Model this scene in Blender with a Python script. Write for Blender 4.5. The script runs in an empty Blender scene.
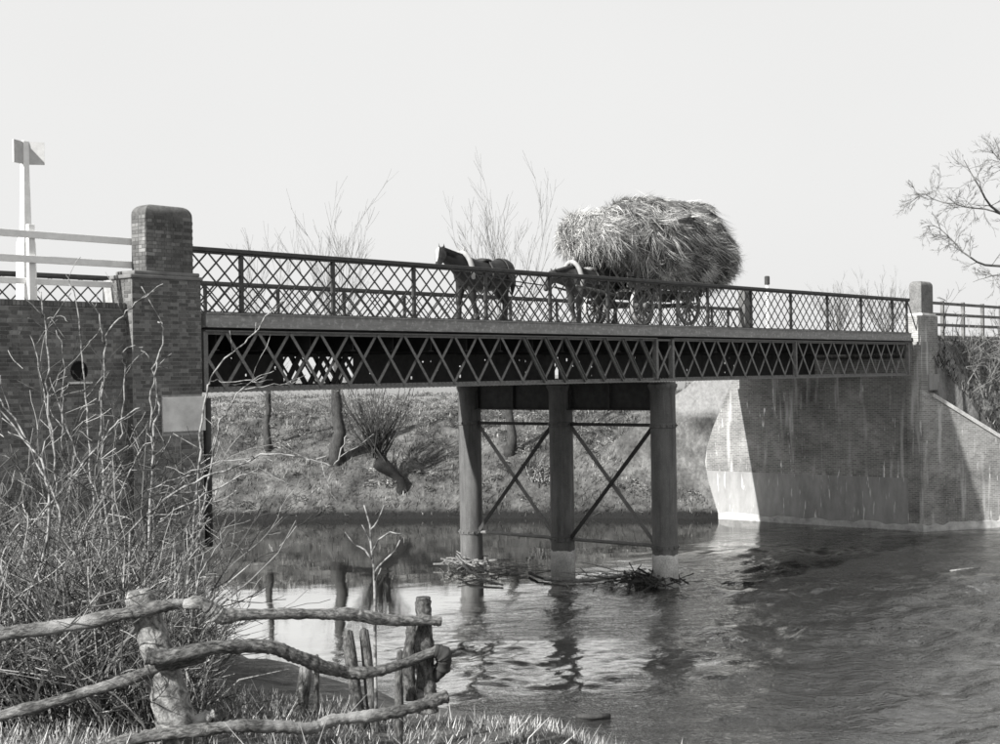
import bpy, bmesh, math, random
import numpy as np
from mathutils import Vector, Matrix, noise as mnoise
rnd = random.Random(7)
SC = bpy.context.scene
COL = SC.collection

# ------------------------------------------------------------------ camera
EYE = np.array([0.0, 0.0, 6.475])
YAW, PIT, ROL, FPX = 0.7070, 0.0024, -0.0159, 1407.17
_F = np.array([math.cos(YAW)*math.cos(PIT), math.sin(YAW)*math.cos(PIT), math.sin(PIT)])
_R0 = np.array([math.sin(YAW), -math.cos(YAW), 0.0]); _U0 = np.cross(_R0, _F)
_R = math.cos(ROL)*_R0 + math.sin(ROL)*_U0
_U = -math.sin(ROL)*_R0 + math.cos(ROL)*_U0
cam_d = bpy.data.cameras.new('camera')
cam_d.sensor_width = 36.0; cam_d.lens = FPX/1000*36
cam_d.clip_start = 0.1; cam_d.clip_end = 4000
cam = bpy.data.objects.new('camera', cam_d); COL.objects.link(cam)
m = Matrix.Identity(4)
for i in range(3):
    m[i][0] = _R[i]; m[i][1] = _U[i]; m[i][2] = -_F[i]; m[i][3] = EYE[i]
cam.matrix_world = m
SC.camera = cam
def at(x, y, d):                       # a point of the place d metres in front of the lens
    return Vector(EYE + (_F*FPX + _R*(x-500) + _U*(372-y))*d/FPX)
def atY(x, y, Y):
    v = _F*FPX + _R*(x-500) + _U*(372-y); return Vector(EYE + v*Y/v[1])

# ------------------------------------------------------------------ sky, sun, exposure
SUN_EL, SUN_AZ = math.radians(34), math.radians(7.0)     # sun stands up the road to the left (-X), a little beyond it (+Y)
to_sun = Vector((-math.cos(SUN_EL)*math.cos(SUN_AZ), math.cos(SUN_EL)*math.sin(SUN_AZ), math.sin(SUN_EL)))
W = bpy.data.worlds.new('World'); SC.world = W; W.use_nodes = True
nt = W.node_tree; nt.nodes.clear()
sky = nt.nodes.new('ShaderNodeTexSky'); sky.sky_type = 'NISHITA'; sky.sun_disc = False
sky.sun_elevation = SUN_EL; sky.sun_rotation = math.atan2(to_sun.x, to_sun.y)
sky.air_density = 1.0; sky.dust_density = 4.0; sky.ozone_density = 1.0
bw = nt.nodes.new('ShaderNodeRGBToBW')
mx = nt.nodes.new('ShaderNodeMix'); mx.data_type = 'RGBA'
mx.inputs[0].default_value = 0.90                         # thin even cloud veil over the blue, as blue-sensitive film sees it
cn = nt.nodes.new('ShaderNodeTexNoise'); cn.inputs['Scale'].default_value = 1.6; cn.inputs['Detail'].default_value = 4     # faint mottling of the veil
cr_ = nt.nodes.new('ShaderNodeValToRGB'); cr_.color_ramp.elements[0].position = .3; cr_.color_ramp.elements[1].position = .7
cr_.color_ramp.elements[0].color = (4.32, 4.315, 4.28, 1); cr_.color_ramp.elements[1].color = (4.58, 4.575, 4.54, 1)
tcw = nt.nodes.new('ShaderNodeTexCoord'); nt.links.new(tcw.outputs['Generated'], cn.inputs['Vector']); nt.links.new(cn.outputs['Fac'], cr_.inputs[0]); nt.links.new(cr_.outputs[0], mx.inputs[7])
bg = nt.nodes.new('ShaderNodeBackground'); bg.inputs[1].default_value = 0.1
wo = nt.nodes.new('ShaderNodeOutputWorld')
nt.links.new(sky.outputs[0], bw.inputs[0]); nt.links.new(bw.outputs[0], mx.inputs[6])
nt.links.new(mx.outputs[2], bg.inputs[0]); nt.links.new(bg.outputs[0], wo.inputs[0])
sd = bpy.data.lights.new('sun', 'SUN'); sd.energy = 4.9; sd.angle = math.radians(0.6); sd.color = (1, .99, .97)
so = bpy.data.objects.new('sun', sd); COL.objects.link(so)
so.location = (0, 0, 40); so.rotation_euler = to_sun.to_track_quat('Z', 'Y').to_euler()
vs = SC.view_settings; vs.view_transform = 'Standard'; vs.look = 'None'; vs.gamma = 1; vs.exposure = 1.0; vs.use_curve_mapping = False
SC.cycles.filter_width = 1.6; SC.cycles.max_bounces = 8; SC.cycles.transparent_max_bounces = 8

# ------------------------------------------------------------------ mesh helpers
class MB:
    def __init__(s): s.v = []; s.f = []
    def add(s, vs, fs):
        o = len(s.v); s.v += [tuple(p) for p in vs]; s.f += [tuple(o+i for i in f) for f in fs]
    def box(s, x0, x1, y0, y1, z0, z1):
        s.add([(x0,y0,z0),(x1,y0,z0),(x1,y1,z0),(x0,y1,z0),(x0,y0,z1),(x1,y0,z1),(x1,y1,z1),(x0,y1,z1)],
              [(0,3,2,1),(4,5,6,7),(0,1,5,4),(1,2,6,5),(2,3,7,6),(3,0,4,7)]); return s
    def bar(s, a, b, w, t, up=(0,1,0)):            # rectangular bar from a to b; t along up, w across
        a = Vector(a); b = Vector(b); d = (b-a).normalized(); u = Vector(up); u = (u - d*u.dot(d)).normalized(); n = d.cross(u)
        P = []
        for p in (a, b):
            for i, j in ((-1,-1),(1,-1),(1,1),(-1,1)): P.append(p + n*(w/2*i) + u*(t/2*j))
        s.add(P, [(0,3,2,1),(4,5,6,7),(0,1,5,4),(1,2,6,5),(2,3,7,6),(3,0,4,7)]); return s
    def tube(s, pts, rad, n=6, cap=True):
        pts = [Vector(p) for p in pts]; k = len(pts)
        if not hasattr(rad, '__len__'): rad = [rad]*k
        ref = None; o = len(s.v)
        for i, p in enumerate(pts):
            d = (pts[min(i+1,k-1)] - pts[max(i-1,0)])
            d = d.normalized() if d.length > 1e-9 else Vector((0,0,1))
            if ref is None: ref = Vector((0,0,1)) if abs(d.z) < .9 else Vector((1,0,0))
            a = ref - d*ref.dot(d)
            a = a.normalized() if a.length > 1e-6 else d.orthogonal().normalized()
            ref = a; b = d.cross(a)
            for j in range(n):
                t = 2*math.pi*j/n; s.v.append(tuple(p + (a*math.cos(t) + b*math.sin(t))*rad[i]))
        for i in range(k-1):
            for j in range(n):
                j2 = (j+1) % n; s.f.append((o+i*n+j, o+i*n+j2, o+(i+1)*n+j2, o+(i+1)*n+j))
        if cap:
            s.f.append(tuple(o+j for j in reversed(range(n)))); s.f.append(tuple(o+(k-1)*n+j for j in range(n)))
        return s
    def loft(s, rings, cap=True):                   # rings: lists of equal length
        n = len(rings[0]); o = len(s.v)
        for r in rings: s.v += [tuple(p) for p in r]
        for i in range(len(rings)-1):
            for j in range(n):
                j2 = (j+1) % n; s.f.append((o+i*n+j, o+i*n+j2, o+(i+1)*n+j2, o+(i+1)*n+j))
        if cap:
            s.f.append(tuple(o+j for j in reversed(range(n)))); s.f.append(tuple(o+(len(rings)-1)*n+j for j in range(n)))
        return s
    def blade(s, p, q, w, side):                    # thin tapering leaf from p to q
        p = Vector(p); q = Vector(q); side = Vector(side)*w/2; mdl = p.lerp(q, .5) 
        s.add([p-side, p+side, mdl+side*.8, q, mdl-side*.8], [(0,1,2,4),(4,2,3)]); return s
    def mesh(s, name):
        me = bpy.data.meshes.new(name); me.from_pydata(s.v, [], s.f); me.update()
        if getattr(s, 'uvn', 0):                     # tube: u round it, v along it in metres
            n = s.uvn; uv = me.uv_layers.new(name='UVMap'); ln = [0.0]
            for i in range(1, len(s.v)//n): ln.append(ln[-1] + (Vector(s.v[i*n])-Vector(s.v[(i-1)*n])).length)
            for p in me.polygons:
                js = [me.loops[l].vertex_index % n for l in p.loop_indices]; wrap = max(js)-min(js) > n/2
                for l, jj in zip(p.loop_indices, js):
                    vi = me.loops[l].vertex_index; uv.data[l].uv = ((jj+n if wrap and jj < n/2 else jj)/n, ln[vi//n])
        return me
    def build(s, name, mat, parent=None, smooth=False, bevel=0, kind=None):
        me = s.mesh(name); me.materials.append(mat)
        if smooth: me.shade_smooth()
        o = bpy.data.objects.new(name, me); COL.objects.link(o)
        if parent is not None: o.parent = parent; o.matrix_parent_inverse = Matrix.Translation(-parent.location)
        if bevel:
            b = o.modifiers.new('bevel', 'BEVEL'); b.width = bevel; b.segments = 2; b.limit_method = 'ANGLE'
        if kind: o['kind'] = kind
        return o
def share(name, me, parent, mat4):                  # another object on the same mesh data
    o = bpy.data.objects.new(name, me); COL.objects.link(o); o.parent = parent
    o.matrix_parent_inverse = Matrix.Translation(-parent.location); o.matrix_basis = mat4
    return o
def empty(name, loc, label, cat, group=None):
    o = bpy.data.objects.new(name, None); COL.objects.link(o); o.location = loc; o.empty_display_size = .2
    return tag(o, label, cat, group)
def tag(o, label, cat, group=None):
    o['label'] = label; o['category'] = cat
    if group: o['group'] = group
    return o
def structure(o): o['kind'] = 'structure'; return o

# ------------------------------------------------------------------ materials (monochrome plate: all greys)
def g(v): return (v, v*.998, v*.985, 1)
class NT:
    def __init__(s, name):
        s.m = bpy.data.materials.new(name); s.m.use_nodes = True; s.t = s.m.node_tree
        s.b = s.t.nodes['Principled BSDF']; s.tc = s.t.nodes.new('ShaderNodeTexCoord')
        s.b.inputs['Specular IOR Level'].default_value = .25
    def n(s, t, **k):
        x = s.t.nodes.new(t)
        for a, b in k.items(): setattr(x, a, b)
        return x
    def l(s, a, b): s.t.links.new(a, b)
    def mapping(s, scale, rot=(0,0,0), src='Object'):
        mp = s.n('ShaderNodeMapping'); mp.inputs['Scale'].default_value = scale; mp.inputs['Rotation'].default_value = rot
        s.l(s.tc.outputs[src], mp.inputs[0]); return mp.outputs[0]
    def noise(s, scale, detail=5, rough=.6, vec=None, dist=0):
        x = s.n('ShaderNodeTexNoise'); x.inputs['Scale'].default_value = scale; x.inputs['Detail'].default_value = detail
        x.inputs['Roughness'].default_value = rough; x.inputs['Distortion'].default_value = dist
        s.l(vec if vec is not None else s.tc.outputs['Object'], x.inputs['Vector']); return x.outputs['Fac']
    def ramp(s, fac, stops):
        r = s.n('ShaderNodeValToRGB'); e = r.color_ramp.elements
        while len(e) < len(stops): e.new(.5)
        for el, (p, c) in zip(e, stops): el.position = p; el.color = c if hasattr(c, '__len__') else g(c)
        s.l(fac, r.inputs[0]); return r.outputs[0]
    def mix(s, fac, a, b, mode='MIX'):
        x = s.n('ShaderNodeMix'); x.data_type = 'RGBA'; x.blend_type = mode
        for k, v in ((0, fac), (6, a), (7, b)):
            sock = x.inputs[k]
            if isinstance(v, (int, float)): sock.default_value = v if k == 0 else g(v)
            elif isinstance(v, tuple): sock.default_value = v
            else: s.l(v, sock)
        return x.outputs[2]
    def math(s, op, a, b=None):
        x = s.n('ShaderNodeMath'); x.operation = op
        for i, v in enumerate((a, b)):
            if v is None: continue
            if isinstance(v, (int, float)): x.inputs[i].default_value = v
            else: s.l(v, x.inputs[i])
        return x.outputs[0]
    def bump(s, h, dist=.02, strength=.6, prev=None):
        b = s.n('ShaderNodeBump'); b.inputs['Distance'].default_value = dist; b.inputs['Strength'].default_value = strength
        s.l(h, b.inputs['Height'])
        if prev is not None: s.l(prev, b.inputs['Normal'])
        s.l(b.outputs[0], s.b.inputs['Normal']); return b.outputs[0]
    def col(s, c): s.l(c, s.b.inputs['Base Color'])
    def rough(s, v): s.b.inputs['Roughness'].default_value = v

def grainy(name, lo, hi, scale=6, rough=.85, bump=.01, detail=6, stretch=None, fine=None):
    M = NT(name); vec = M.mapping(stretch) if stretch else None
    n = M.noise(scale, detail, .65, vec); c = M.ramp(n, [(.3, lo), (.7, hi)])
    if fine:
        f = M.noise(fine, 2, .5); c = M.mix(.5, c, M.ramp(f, [(.35, .35), (.65, 1.0)]), 'MULTIPLY')
    M.col(c); M.rough(rough)
    if bump: M.bump(n, bump)
    return M.m
IRON = grainy('painted_iron', .13, .22, 5, .55, .004, fine=40)
IRON_D = grainy('dark_iron', .022, .05, 4, .7, .004)  # darker grey iron for inner girders, deck plate and pier bracing
IRON_P = grainy('parapet_iron', .035, .065, 5, .55, .004)
M = NT('fascia_iron'); n = M.noise(3, 6, .7, M.mapping((.5, 1, 3)))
M.col(M.mix(M.ramp(M.noise(9, 5, .7), [(.52, (0,0,0,1)), (.72, (1,1,1,1))]), M.ramp(n, [(.3, .16), (.7, .28)]), .45)); M.rough(.7); M.bump(n, .006); FASCIA = M.m
M = NT('column_iron'); n = M.noise(2.2, 7, .7, M.mapping((1, 1, .5))); sp = M.noise(60, 2, .5); ru = M.noise(1, 5, .65, M.mapping((7, 7, .5)))
c = M.mix(M.ramp(sp, [(.6, (0,0,0,1)), (.7, (.5,.5,.5,1))]), M.ramp(n, [(.3, .065), (.7, .13)]), .25)
c = M.mix(M.ramp(ru, [(.52, (0,0,0,1)), (.66, (.55,.55,.55,1))]), c, .035); c = M.mix(M.ramp(ru, [(.30, (.5,.5,.5,1)), (.42, (0,0,0,1))]), c, .2)
M.col(c); M.rough(.6); M.bump(n, .006); COLUMN = M.m
CONC = grainy('weathered_concrete', .38, .62, 3, .9, .01, fine=25)
STONE = grainy('pad_stone', .40, .70, 2.2, .9, .012)
WHITEP = grainy('white_paint', .62, .8, 4, .6, .002)
SIGNP = grainy('sign_paint', .36, .5, 4, .6, .002)
# bricks: colour varies brick by brick
M = NT('brick'); oi = M.n('ShaderNodeObjectInfo'); ge = M.n('ShaderNodeNewGeometry')
r = M.math('FRACT', M.math('ADD', oi.outputs['Random'], ge.outputs['Random Per Island']))
c = M.ramp(r, [(0, .085), (.45, .125), (.8, .16), (1, .23)])
st = M.noise(1.1, 6, .65); c = M.mix(.65, c, M.ramp(st, [(.33, .4), (.7, 1.4)]), 'MULTIPLY')
wv = M.noise(3.0, 5, .7, M.mapping((1.6, 1.6, .35))); c = M.mix(M.ramp(wv, [(.62, (0,0,0,1)), (.8, (.45,.45,.45,1))]), c, .38)
M.col(c); M.rough(.9); M.bump(M.noise(40, 4, .6), .004); BRICK = M.m
MORTAR = grainy('lime_mortar', .2, .36, 8, .95, .005)
# far brickwork (courses too small to pick apart), with pale lime streaks that run down it
def far_brick(name, lo, hi, streak, rot):
    M = NT(name); vec = M.mapping((1, 1, 1), rot)
    sx = M.n('ShaderNodeSeparateXYZ'); M.l(vec, sx.inputs[0]); cx = M.n('ShaderNodeCombineXYZ')
    M.l(sx.outputs[0], cx.inputs[0]); M.l(sx.outputs[2], cx.inputs[1])
    bt = M.n('ShaderNodeTexBrick'); M.l(cx.outputs[0], bt.inputs[0])
    bt.inputs['Scale'].default_value = 1; bt.inputs['Brick Width'].default_value = .225; bt.inputs['Row Height'].default_value = .075
    bt.inputs['Mortar Size'].default_value = .011; bt.inputs['Color1'].default_value = g(lo); bt.inputs['Color2'].default_value = g(hi); bt.inputs['Mortar'].default_value = g(hi*1.25)
    big = M.noise(.55, 6, .65); c = M.mix(.85, bt.outputs[0], M.ramp(big, [(.32, .45), (.68, 1.5)]), 'MULTIPLY')
    s1 = M.noise(1, 3, .55, M.mapping((2.6, 2.6, .30))); s2 = M.noise(1, 3, .6, M.mapping((9, 9, 1.3)))
    c = M.mix(M.ramp(s1, [(.56, (0,0,0,1)), (.72, (.55,.55,.55,1))]), c, .6)
    c = M.mix(M.math('MULTIPLY', M.ramp(s2, [(.64, (0,0,0,1)), (.70, (.9,.9,.9,1))]), M.ramp(M.noise(.45, 3, .6), [(.45, (0,0,0,1)), (.58, (1,1,1,1))])), c, streak)
    M.col(c); M.rough(.9); M.bump(bt.outputs['Fac'], .008, -.6 if False else .5); return M.m
FBRICK = far_brick('abutment_brick', .115, .19, .85, (0, 0, math.radians(90)))
FBRICK2 = far_brick('wing_brick', .15, .24, .65, (0, 0, math.radians(30)))
M = NT('lime_washed_render'); n = M.noise(.8, 7, .7, M.mapping((2, 2, .5)))
M.col(M.ramp(n, [(.3, .46), (.7, .68)])); M.rough(.9); M.bump(M.noise(12, 4, .6), .01); LIME = M.m
M = NT('rough_concrete_plinth'); n = M.noise(1.2, 7, .7, M.mapping((1.4, 1.4, .5))); s2 = M.noise(1, 3, .6, M.mapping((8, 8, .9)))
M.col(M.mix(M.ramp(s2, [(.62, (0,0,0,1)), (.72, (.8,.8,.8,1))]), M.ramp(n, [(.3, .17), (.7, .30)]), .8)); M.rough(.9); M.bump(n, .015); PLINTH = M.m
FOOT = grainy('pale_footing', .22, .5, 2.5, .9, .02)
# timber and twigs
def bark(name, lo, hi, sc=4, st=(1,1,.25), b=.012):
    M = NT(name); n = M.noise(sc*4, 6, .7, M.mapping(st)); n2 = M.noise(sc, 4, .6)
    M.col(M.mix(.6, M.ramp(n, [(.3, lo), (.7, hi)]), M.ramp(n2, [(.35, .5), (.65, 1.2)]), 'MULTIPLY')); M.rough(.9); M.bump(n, b); return M.m
def pole_bark(name, lo, hi, pale):
    M = NT(name); mp = M.mapping((3.2, 5.0, 1), src='UV'); n = M.noise(4, 7, .72, mp, .6); n2 = M.noise(7, 5, .65); n3 = M.noise(2.2, 3, .6)
    c = M.ramp(n, [(.34, lo*.25), (.46, lo), (.66, hi)]); c = M.mix(.75, c, M.ramp(n2, [(.35, .45), (.65, 1.3)]), 'MULTIPLY')
    c = M.mix(M.ramp(n3, [(.55, (0,0,0,1)), (.68, (.8,.8,.8,1))]), c, pale)
    M.col(c); M.rough(.92); b_ = M.bump(n, .03, .9); M.bump(n2, .012, .6, b_); return M.m
BARK_D = bark('dark_bark', .025, .07)
DRIFTW = bark('bleached_driftwood', .1, .32, 4, (1,1,1))
WBARK = bark('wet_willow_bark', .007, .024)
BARK_M = bark('grey_bark', .09, .2)
LOG = pole_bark('weathered_log', .09, .26, .34)
LOG_P = pole_bark('barked_pale_log', .14, .42, .55)
POSTW = pole_bark('lichened_post', .16, .42, .55)
STAKE = pole_bark('old_stake', .07, .22, .3)
M = NT('pale_stem'); ge = M.n('ShaderNodeNewGeometry'); n = M.noise(14, 3, .6)
M.col(M.mix(.5, M.ramp(ge.outputs['Random Per Island'], [(0, .015), (.5, .06), (.8, .16), (1, .38)]), M.ramp(n, [(.35, .4), (.6, 1.2)]), 'MULTIPLY')); M.rough(.8); STEM = M.m
M = NT('bright_stem'); n = M.noise(16, 4, .6); M.col(M.ramp(n, [(.40, .04), (.58, .28)])); M.rough(.75); STEM_P = M.m
M = NT('dead_grass'); ge = M.n('ShaderNodeNewGeometry')
M.col(M.ramp(ge.outputs['Random Per Island'], [(0, .10), (.5, .24), (1, .5)])); M.rough(.8); GRASS = M.m
M = NT('bank_growth'); ge = M.n('ShaderNodeNewGeometry'); n = M.noise(.7, 6, .75)
M.col(M.mix(.85, M.ramp(ge.outputs['Random Per Island'], [(0, .02), (.5, .075), (1, .28)]), M.ramp(n, [(.40, .25), (.60, 1.5)]), 'MULTIPLY')); M.rough(.85); BANKG = M.m
M = NT('hay'); ge = M.n('ShaderNodeNewGeometry'); n = M.noise(1.6, 5, .7)
M.col(M.mix(.6, M.ramp(ge.outputs['Random Per Island'], [(0, .07), (.5, .27), (1, .68)]), M.ramp(n, [(.38, .4), (.62, 1.3)]), 'MULTIPLY')); M.rough(.8); HAY = M.m
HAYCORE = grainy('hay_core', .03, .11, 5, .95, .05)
# ground
M = NT('earth_and_turf'); n = M.noise(.7, 8, .72); n2 = M.noise(6, 6, .7)
earth_c = M.mix(.7, M.ramp(n, [(.35, .03), (.5, .08), (.68, .17)]), M.ramp(n2, [(.3, .4), (.7, 1.5)]), 'MULTIPLY')
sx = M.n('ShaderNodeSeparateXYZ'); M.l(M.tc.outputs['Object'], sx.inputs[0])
dark_foot = M.n('ShaderNodeMapRange'); M.l(M.math('SUBTRACT', sx.outputs[2], M.math('MULTIPLY', n2, .5)), dark_foot.inputs[0])
dark_foot.inputs[1].default_value = .22; dark_foot.inputs[2].default_value = .0  # bank foot darkened: wet mud, with an undercut's shade put into the colour
pas = M.n('ShaderNodeMapRange'); M.l(M.math('ADD', sx.outputs[2], M.math('MULTIPLY', n, .8)), pas.inputs[0]); pas.inputs[1].default_value = 4.75; pas.inputs[2].default_value = 5.2
earth_c = M.mix(pas.outputs[0], earth_c, M.ramp(n2, [(.3, .14), (.7, .26)]))      # grazed pasture on the level above the banks
M.col(M.mix(dark_foot.outputs[0], earth_c, .012)); M.rough(.95); M.bump(n2, .12, .8); EARTH = M.m
ROADM = grainy('road_dust', .22, .3, 5, .95, .01)
# river: dark water, ruffled in streaks along the current
M = NT('river_water')
RA = math.atan2(_R0[1], _R0[0])
def wmap(a, b):
    mp = M.n('ShaderNodeMapping'); mp.vector_type = 'TEXTURE'; mp.inputs['Scale'].default_value = (1/a, 1/b, 1); mp.inputs['Rotation'].default_value = (0, 0, RA)
    M.l(M.tc.outputs['Object'], mp.inputs[0]); return mp.outputs[0]
a1 = M.noise(.75, 3, .55, wmap(.75, 1.25), .6)
a2 = M.noise(2.4, 4, .6, wmap(.75, 1.3), .8)
a3 = M.noise(8.0, 3, .6, wmap(.8, 1.2), .4)
mask = M.noise(.11, 4, .6, wmap(.7, 1.6), 1.0)
# upstream of the bridge the river is a still pool; below the pier it runs in ripples
sx = M.n('ShaderNodeSeparateXYZ'); M.l(M.tc.outputs['Object'], sx.inputs[0])
mr = M.n('ShaderNodeMapRange'); mr.interpolation_type = 'SMOOTHSTEP'
M.l(M.math('SUBTRACT', sx.outputs[1], M.math('MULTIPLY', sx.outputs[0], .18)), mr.inputs[0])
mr.inputs[1].default_value = 22.5; mr.inputs[2].default_value = 15.5; mr.inputs[3].default_value = .02; mr.inputs[4].default_value = 1
mk = M.math('MULTIPLY', mr.outputs[0], M.ramp(mask, [(.38, (.16,.16,.16,1)), (.56, (1,1,1,1))]))
h = M.math('ADD', M.math('ADD', M.math('MULTIPLY', a1, .06), M.math('MULTIPLY', a2, .11)), M.math('MULTIPLY', a3, .045))
bp = M.n('ShaderNodeBump'); bp.inputs['Distance'].default_value = .62; M.l(mk, bp.inputs['Strength']); M.l(h, bp.inputs['Height'])
lw = M.n('ShaderNodeLayerWeight'); lw.inputs[0].default_value = .5; M.l(bp.outputs[0], lw.inputs['Normal'])
fr = M.ramp(lw.outputs['Facing'], [(.35, (.03,)*3+(1,)), (.62, (.17,)*3+(1,)), (.745, (.38,)*3+(1,)), (.825, (1,)*3+(1,)), (.85, (.95,)*3+(1,)), (.875, (.46,)*3+(1,)), (1, (.33,)*3+(1,))])
gl = M.n('ShaderNodeBsdfGlossy'); gl.inputs['Color'].default_value = g(.96); gl.inputs['Roughness'].default_value = .015; M.l(bp.outputs[0], gl.inputs['Normal'])
df_ = M.n('ShaderNodeBsdfDiffuse'); df_.inputs['Color'].default_value = g(.02)
ms = M.n('ShaderNodeMixShader'); M.l(fr, ms.inputs[0]); M.l(df_.outputs[0], ms.inputs[1]); M.l(gl.outputs[0], ms.inputs[2])
M.l(ms.outputs[0], M.t.nodes['Material Output'].inputs['Surface'])
WATER = M.m
# horse and harness
HORSE = grainy('bay_horse_coat', .010, .024, 3, .5, .002); HORSE2 = grainy('dun_horse_coat', .02, .05, 3, .55, .002)
BLAZE = grainy('white_hair', .6, .75, 6, .8, .002); HAIR = grainy('dark_hair', .012, .03, 10, .7, .004)
LEATHER = grainy('pale_harness', .22, .34, 5, .7, .003); LEATHER_D = grainy('dark_harness', .02, .04, 5, .6, .003)
WAGON = bark('wagon_timber', .06, .13, 3, (1,1,1), .006); WHEELP = bark('wheel_timber', .1, .2, 3, (1,1,1), .004); TYRE = grainy('worn_iron_tyre', .2, .4, 6, .4, .003)

# ------------------------------------------------------------------ terrain and river
LEFT = [(15,-300),(14,-40),(13,-8),(13.5,4),(14.6,12),(17.3,19.5),(18.55,23.4),(18.55,32.6),(16,40),(6,54),(-14,72),(-60,110),(-300,300)]
FAR = [(66,-300),(66,-40),(64.5,10),(60.5,20.4),(56.9,22.4),(53.95,23.9),(53.75,33.2),(52.9,33.9),(50.9,37.7),(47.5,43.2),(44,48),(40.8,52.4),(30,66),(8,92),(-40,140),(-280,340)]
def poly_dist(px, py, line):
    d = np.full(px.shape, 1e9)
    for (ax, ay), (bx, by) in zip(line[:-1], line[1:]):
        dx, dy = bx-ax, by-ay; t = np.clip(((px-ax)*dx + (py-ay)*dy)/(dx*dx+dy*dy), 0, 1)
        d = np.minimum(d, np.hypot(px-ax-t*dx, py-ay-t*dy))
    return d
def inside(px, py, poly):
    c = np.zeros(px.shape, bool); j = len(poly)-1
    for i in range(len(poly)):
        xi, yi = poly[i]; xj, yj = poly[j]
        hit = ((yi > py) != (yj > py)) & (px < (xj-xi)*(py-yi)/(yj-yi+1e-12)+xi)
        c ^= hit; j = i
    return c
def lump(px, py, s, seed):                       # cheap smooth 2-d noise
    r = np.random.RandomState(seed); z = np.zeros(px.shape)
    for k in range(9):
        a = r.uniform(0, 2*math.pi); f = s*r.uniform(.6, 1.9); ph = r.uniform(0, 6.28)
        z += np.sin((px*math.cos(a)+py*math.sin(a))*f + ph + 1.3*np.sin((px*math.sin(a)-py*math.cos(a))*f*.7+ph*2))
    return z/9*1.8
def height(px, py):
    px = np.asarray(px, float); py = np.asarray(py, float)
    dl = poly_dist(px, py, LEFT); df = poly_dist(px, py, FAR)
    wet = inside(px, py, LEFT + FAR[::-1])
    hl = np.interp(dl, [0,1,3,5,6,7,9,13,40,400], [0,.6,2.4,3.6,3.88,4.06,4.32,4.72,5.0,5.5])
    hf = np.interp(df, [0,.35,1.5,4,6.5,10,40,200,600], [0,.6,1.6,3.15,3.95,4.35,4.8,5.3,5.7])
    onleft = dl < df
    hh = np.where(onleft, hl, hf)
    nz = lump(px, py, .9, 3)*.22 + lump(px, py, 2.6, 4)*.14
    hh = hh + nz*np.clip(np.minimum(dl, df)/1.5, 0, 1)*np.where(onleft, .5, 1.0)
    hh = np.where(wet, -np.clip(np.minimum(dl, df)*.6, 0.02, 1.6), hh)
    # road embankments behind the two abutments
    far_s = 7.8 - np.maximum(0, py-31.9)/1.6
    near_r = 7.8 - np.maximum(0, 24.15-py)*1.9
    er = np.where((px > 53.9) & ~wet, np.minimum(far_s, near_r), -9)
    near_l = np.where(px > 9.2, np.where(py >= 24.0, 7.8, -9), 7.8 - np.maximum(0, 24.15-py)/1.3)
    el = np.where((px < 18.15), np.minimum(far_s, near_l), -9)
    bump = lump(px, py, 1.4, 8)*.14*((py < 23.4) | (py > 32.6))
    return np.maximum(hh, np.maximum(np.where(er > -5, er+bump, er), np.where(el > -5, np.minimum(el+bump, 7.8), el)))
def axis(lo, hi, step, extra, far):
    a = list(np.arange(lo, hi+1e-6, step)); a += extra
    d = step
    x = hi
    while x < far: d *= 1.22; x += d; a.append(x)
    x = lo; d = step
    while x > -far: d *= 1.22; x -= d; a.append(x)
    a = sorted(a); out = [a[0]]
    for v in a[1:]:
        if v - out[-1] > .04: out.append(v)
    return np.array(out)
ax = axis(-6, 72, .38, [18.1, 18.25, 53.6, 53.95], 1500); ay = axis(-8, 74, .38, [23.9, 24.05], 1500)
gx, gy = np.meshgrid(ax, ay); gz = height(gx, gy)
nx, ny = len(ax), len(ay)
me = bpy.data.meshes.new('ground')
V = np.stack([gx.ravel(), gy.ravel(), gz.ravel()], 1)
ii = np.arange((ny-1)*(nx-1)); r0 = ii//(nx-1); c0 = ii % (nx-1); b0 = r0*nx+c0
Q = np.stack([b0, b0+1, b0+nx+1, b0+nx], 1)
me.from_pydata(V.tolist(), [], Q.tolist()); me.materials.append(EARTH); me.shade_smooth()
ground = bpy.data.objects.new('ground', me); COL.objects.link(ground); structure(ground)
def hz(x, y): return float(height(np.array([x]), np.array([y]))[0])
# river surface: choppy below the bridge, still in the pool above it
wx = axis(9, 55, .13, [], 420); wy = axis(-3, 58, .13, [], 420)
qx, qy = np.meshgrid(wx, wy); wr = np.random.RandomState(21); qz = np.zeros(qx.shape)
w1 = lump(qx, qy, .35, 31)*1.1; w2 = lump(qx, qy, .3, 32)*1.1
NW = 110
for k in range(NW):
    lam = .38*(3.4/.38)**(wr.rand()**1.5); kk = 2*math.pi/lam
    an = math.radians(70) + YAW + math.pi + wr.randn()*.9; c_ = .155*math.sqrt(2/NW)
    th = kk*((qx+w1)*math.cos(an)+(qy+w2)*math.sin(an)) + wr.rand()*6.28
    qz += c_/kk*(np.sin(th) if k % 2 else 1.6*(.6-np.abs(np.sin(th/2))))
pool = np.clip((22.5-(qy-.18*qx))/7, 0, 1); pool = .02 + .98*pool*pool*(3-2*pool)
patch = np.clip(.62 + .95*np.clip((qx-qy*.5-15)/8, 0, 1) + .75*lump(qx, qy, .55, 41), .10, 2.1)*np.clip(1-(qx-42)/14, .25, 1)
fade = np.clip((60-np.hypot(qx-30, qy-24))/8, 0, 1)
qz = qz*pool*patch*fade
me = bpy.data.meshes.new('river'); nx2, ny2 = len(wx), len(wy)
ii = np.arange((ny2-1)*(nx2-1)); b0 = (ii//(nx2-1))*nx2 + ii % (nx2-1)
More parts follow.
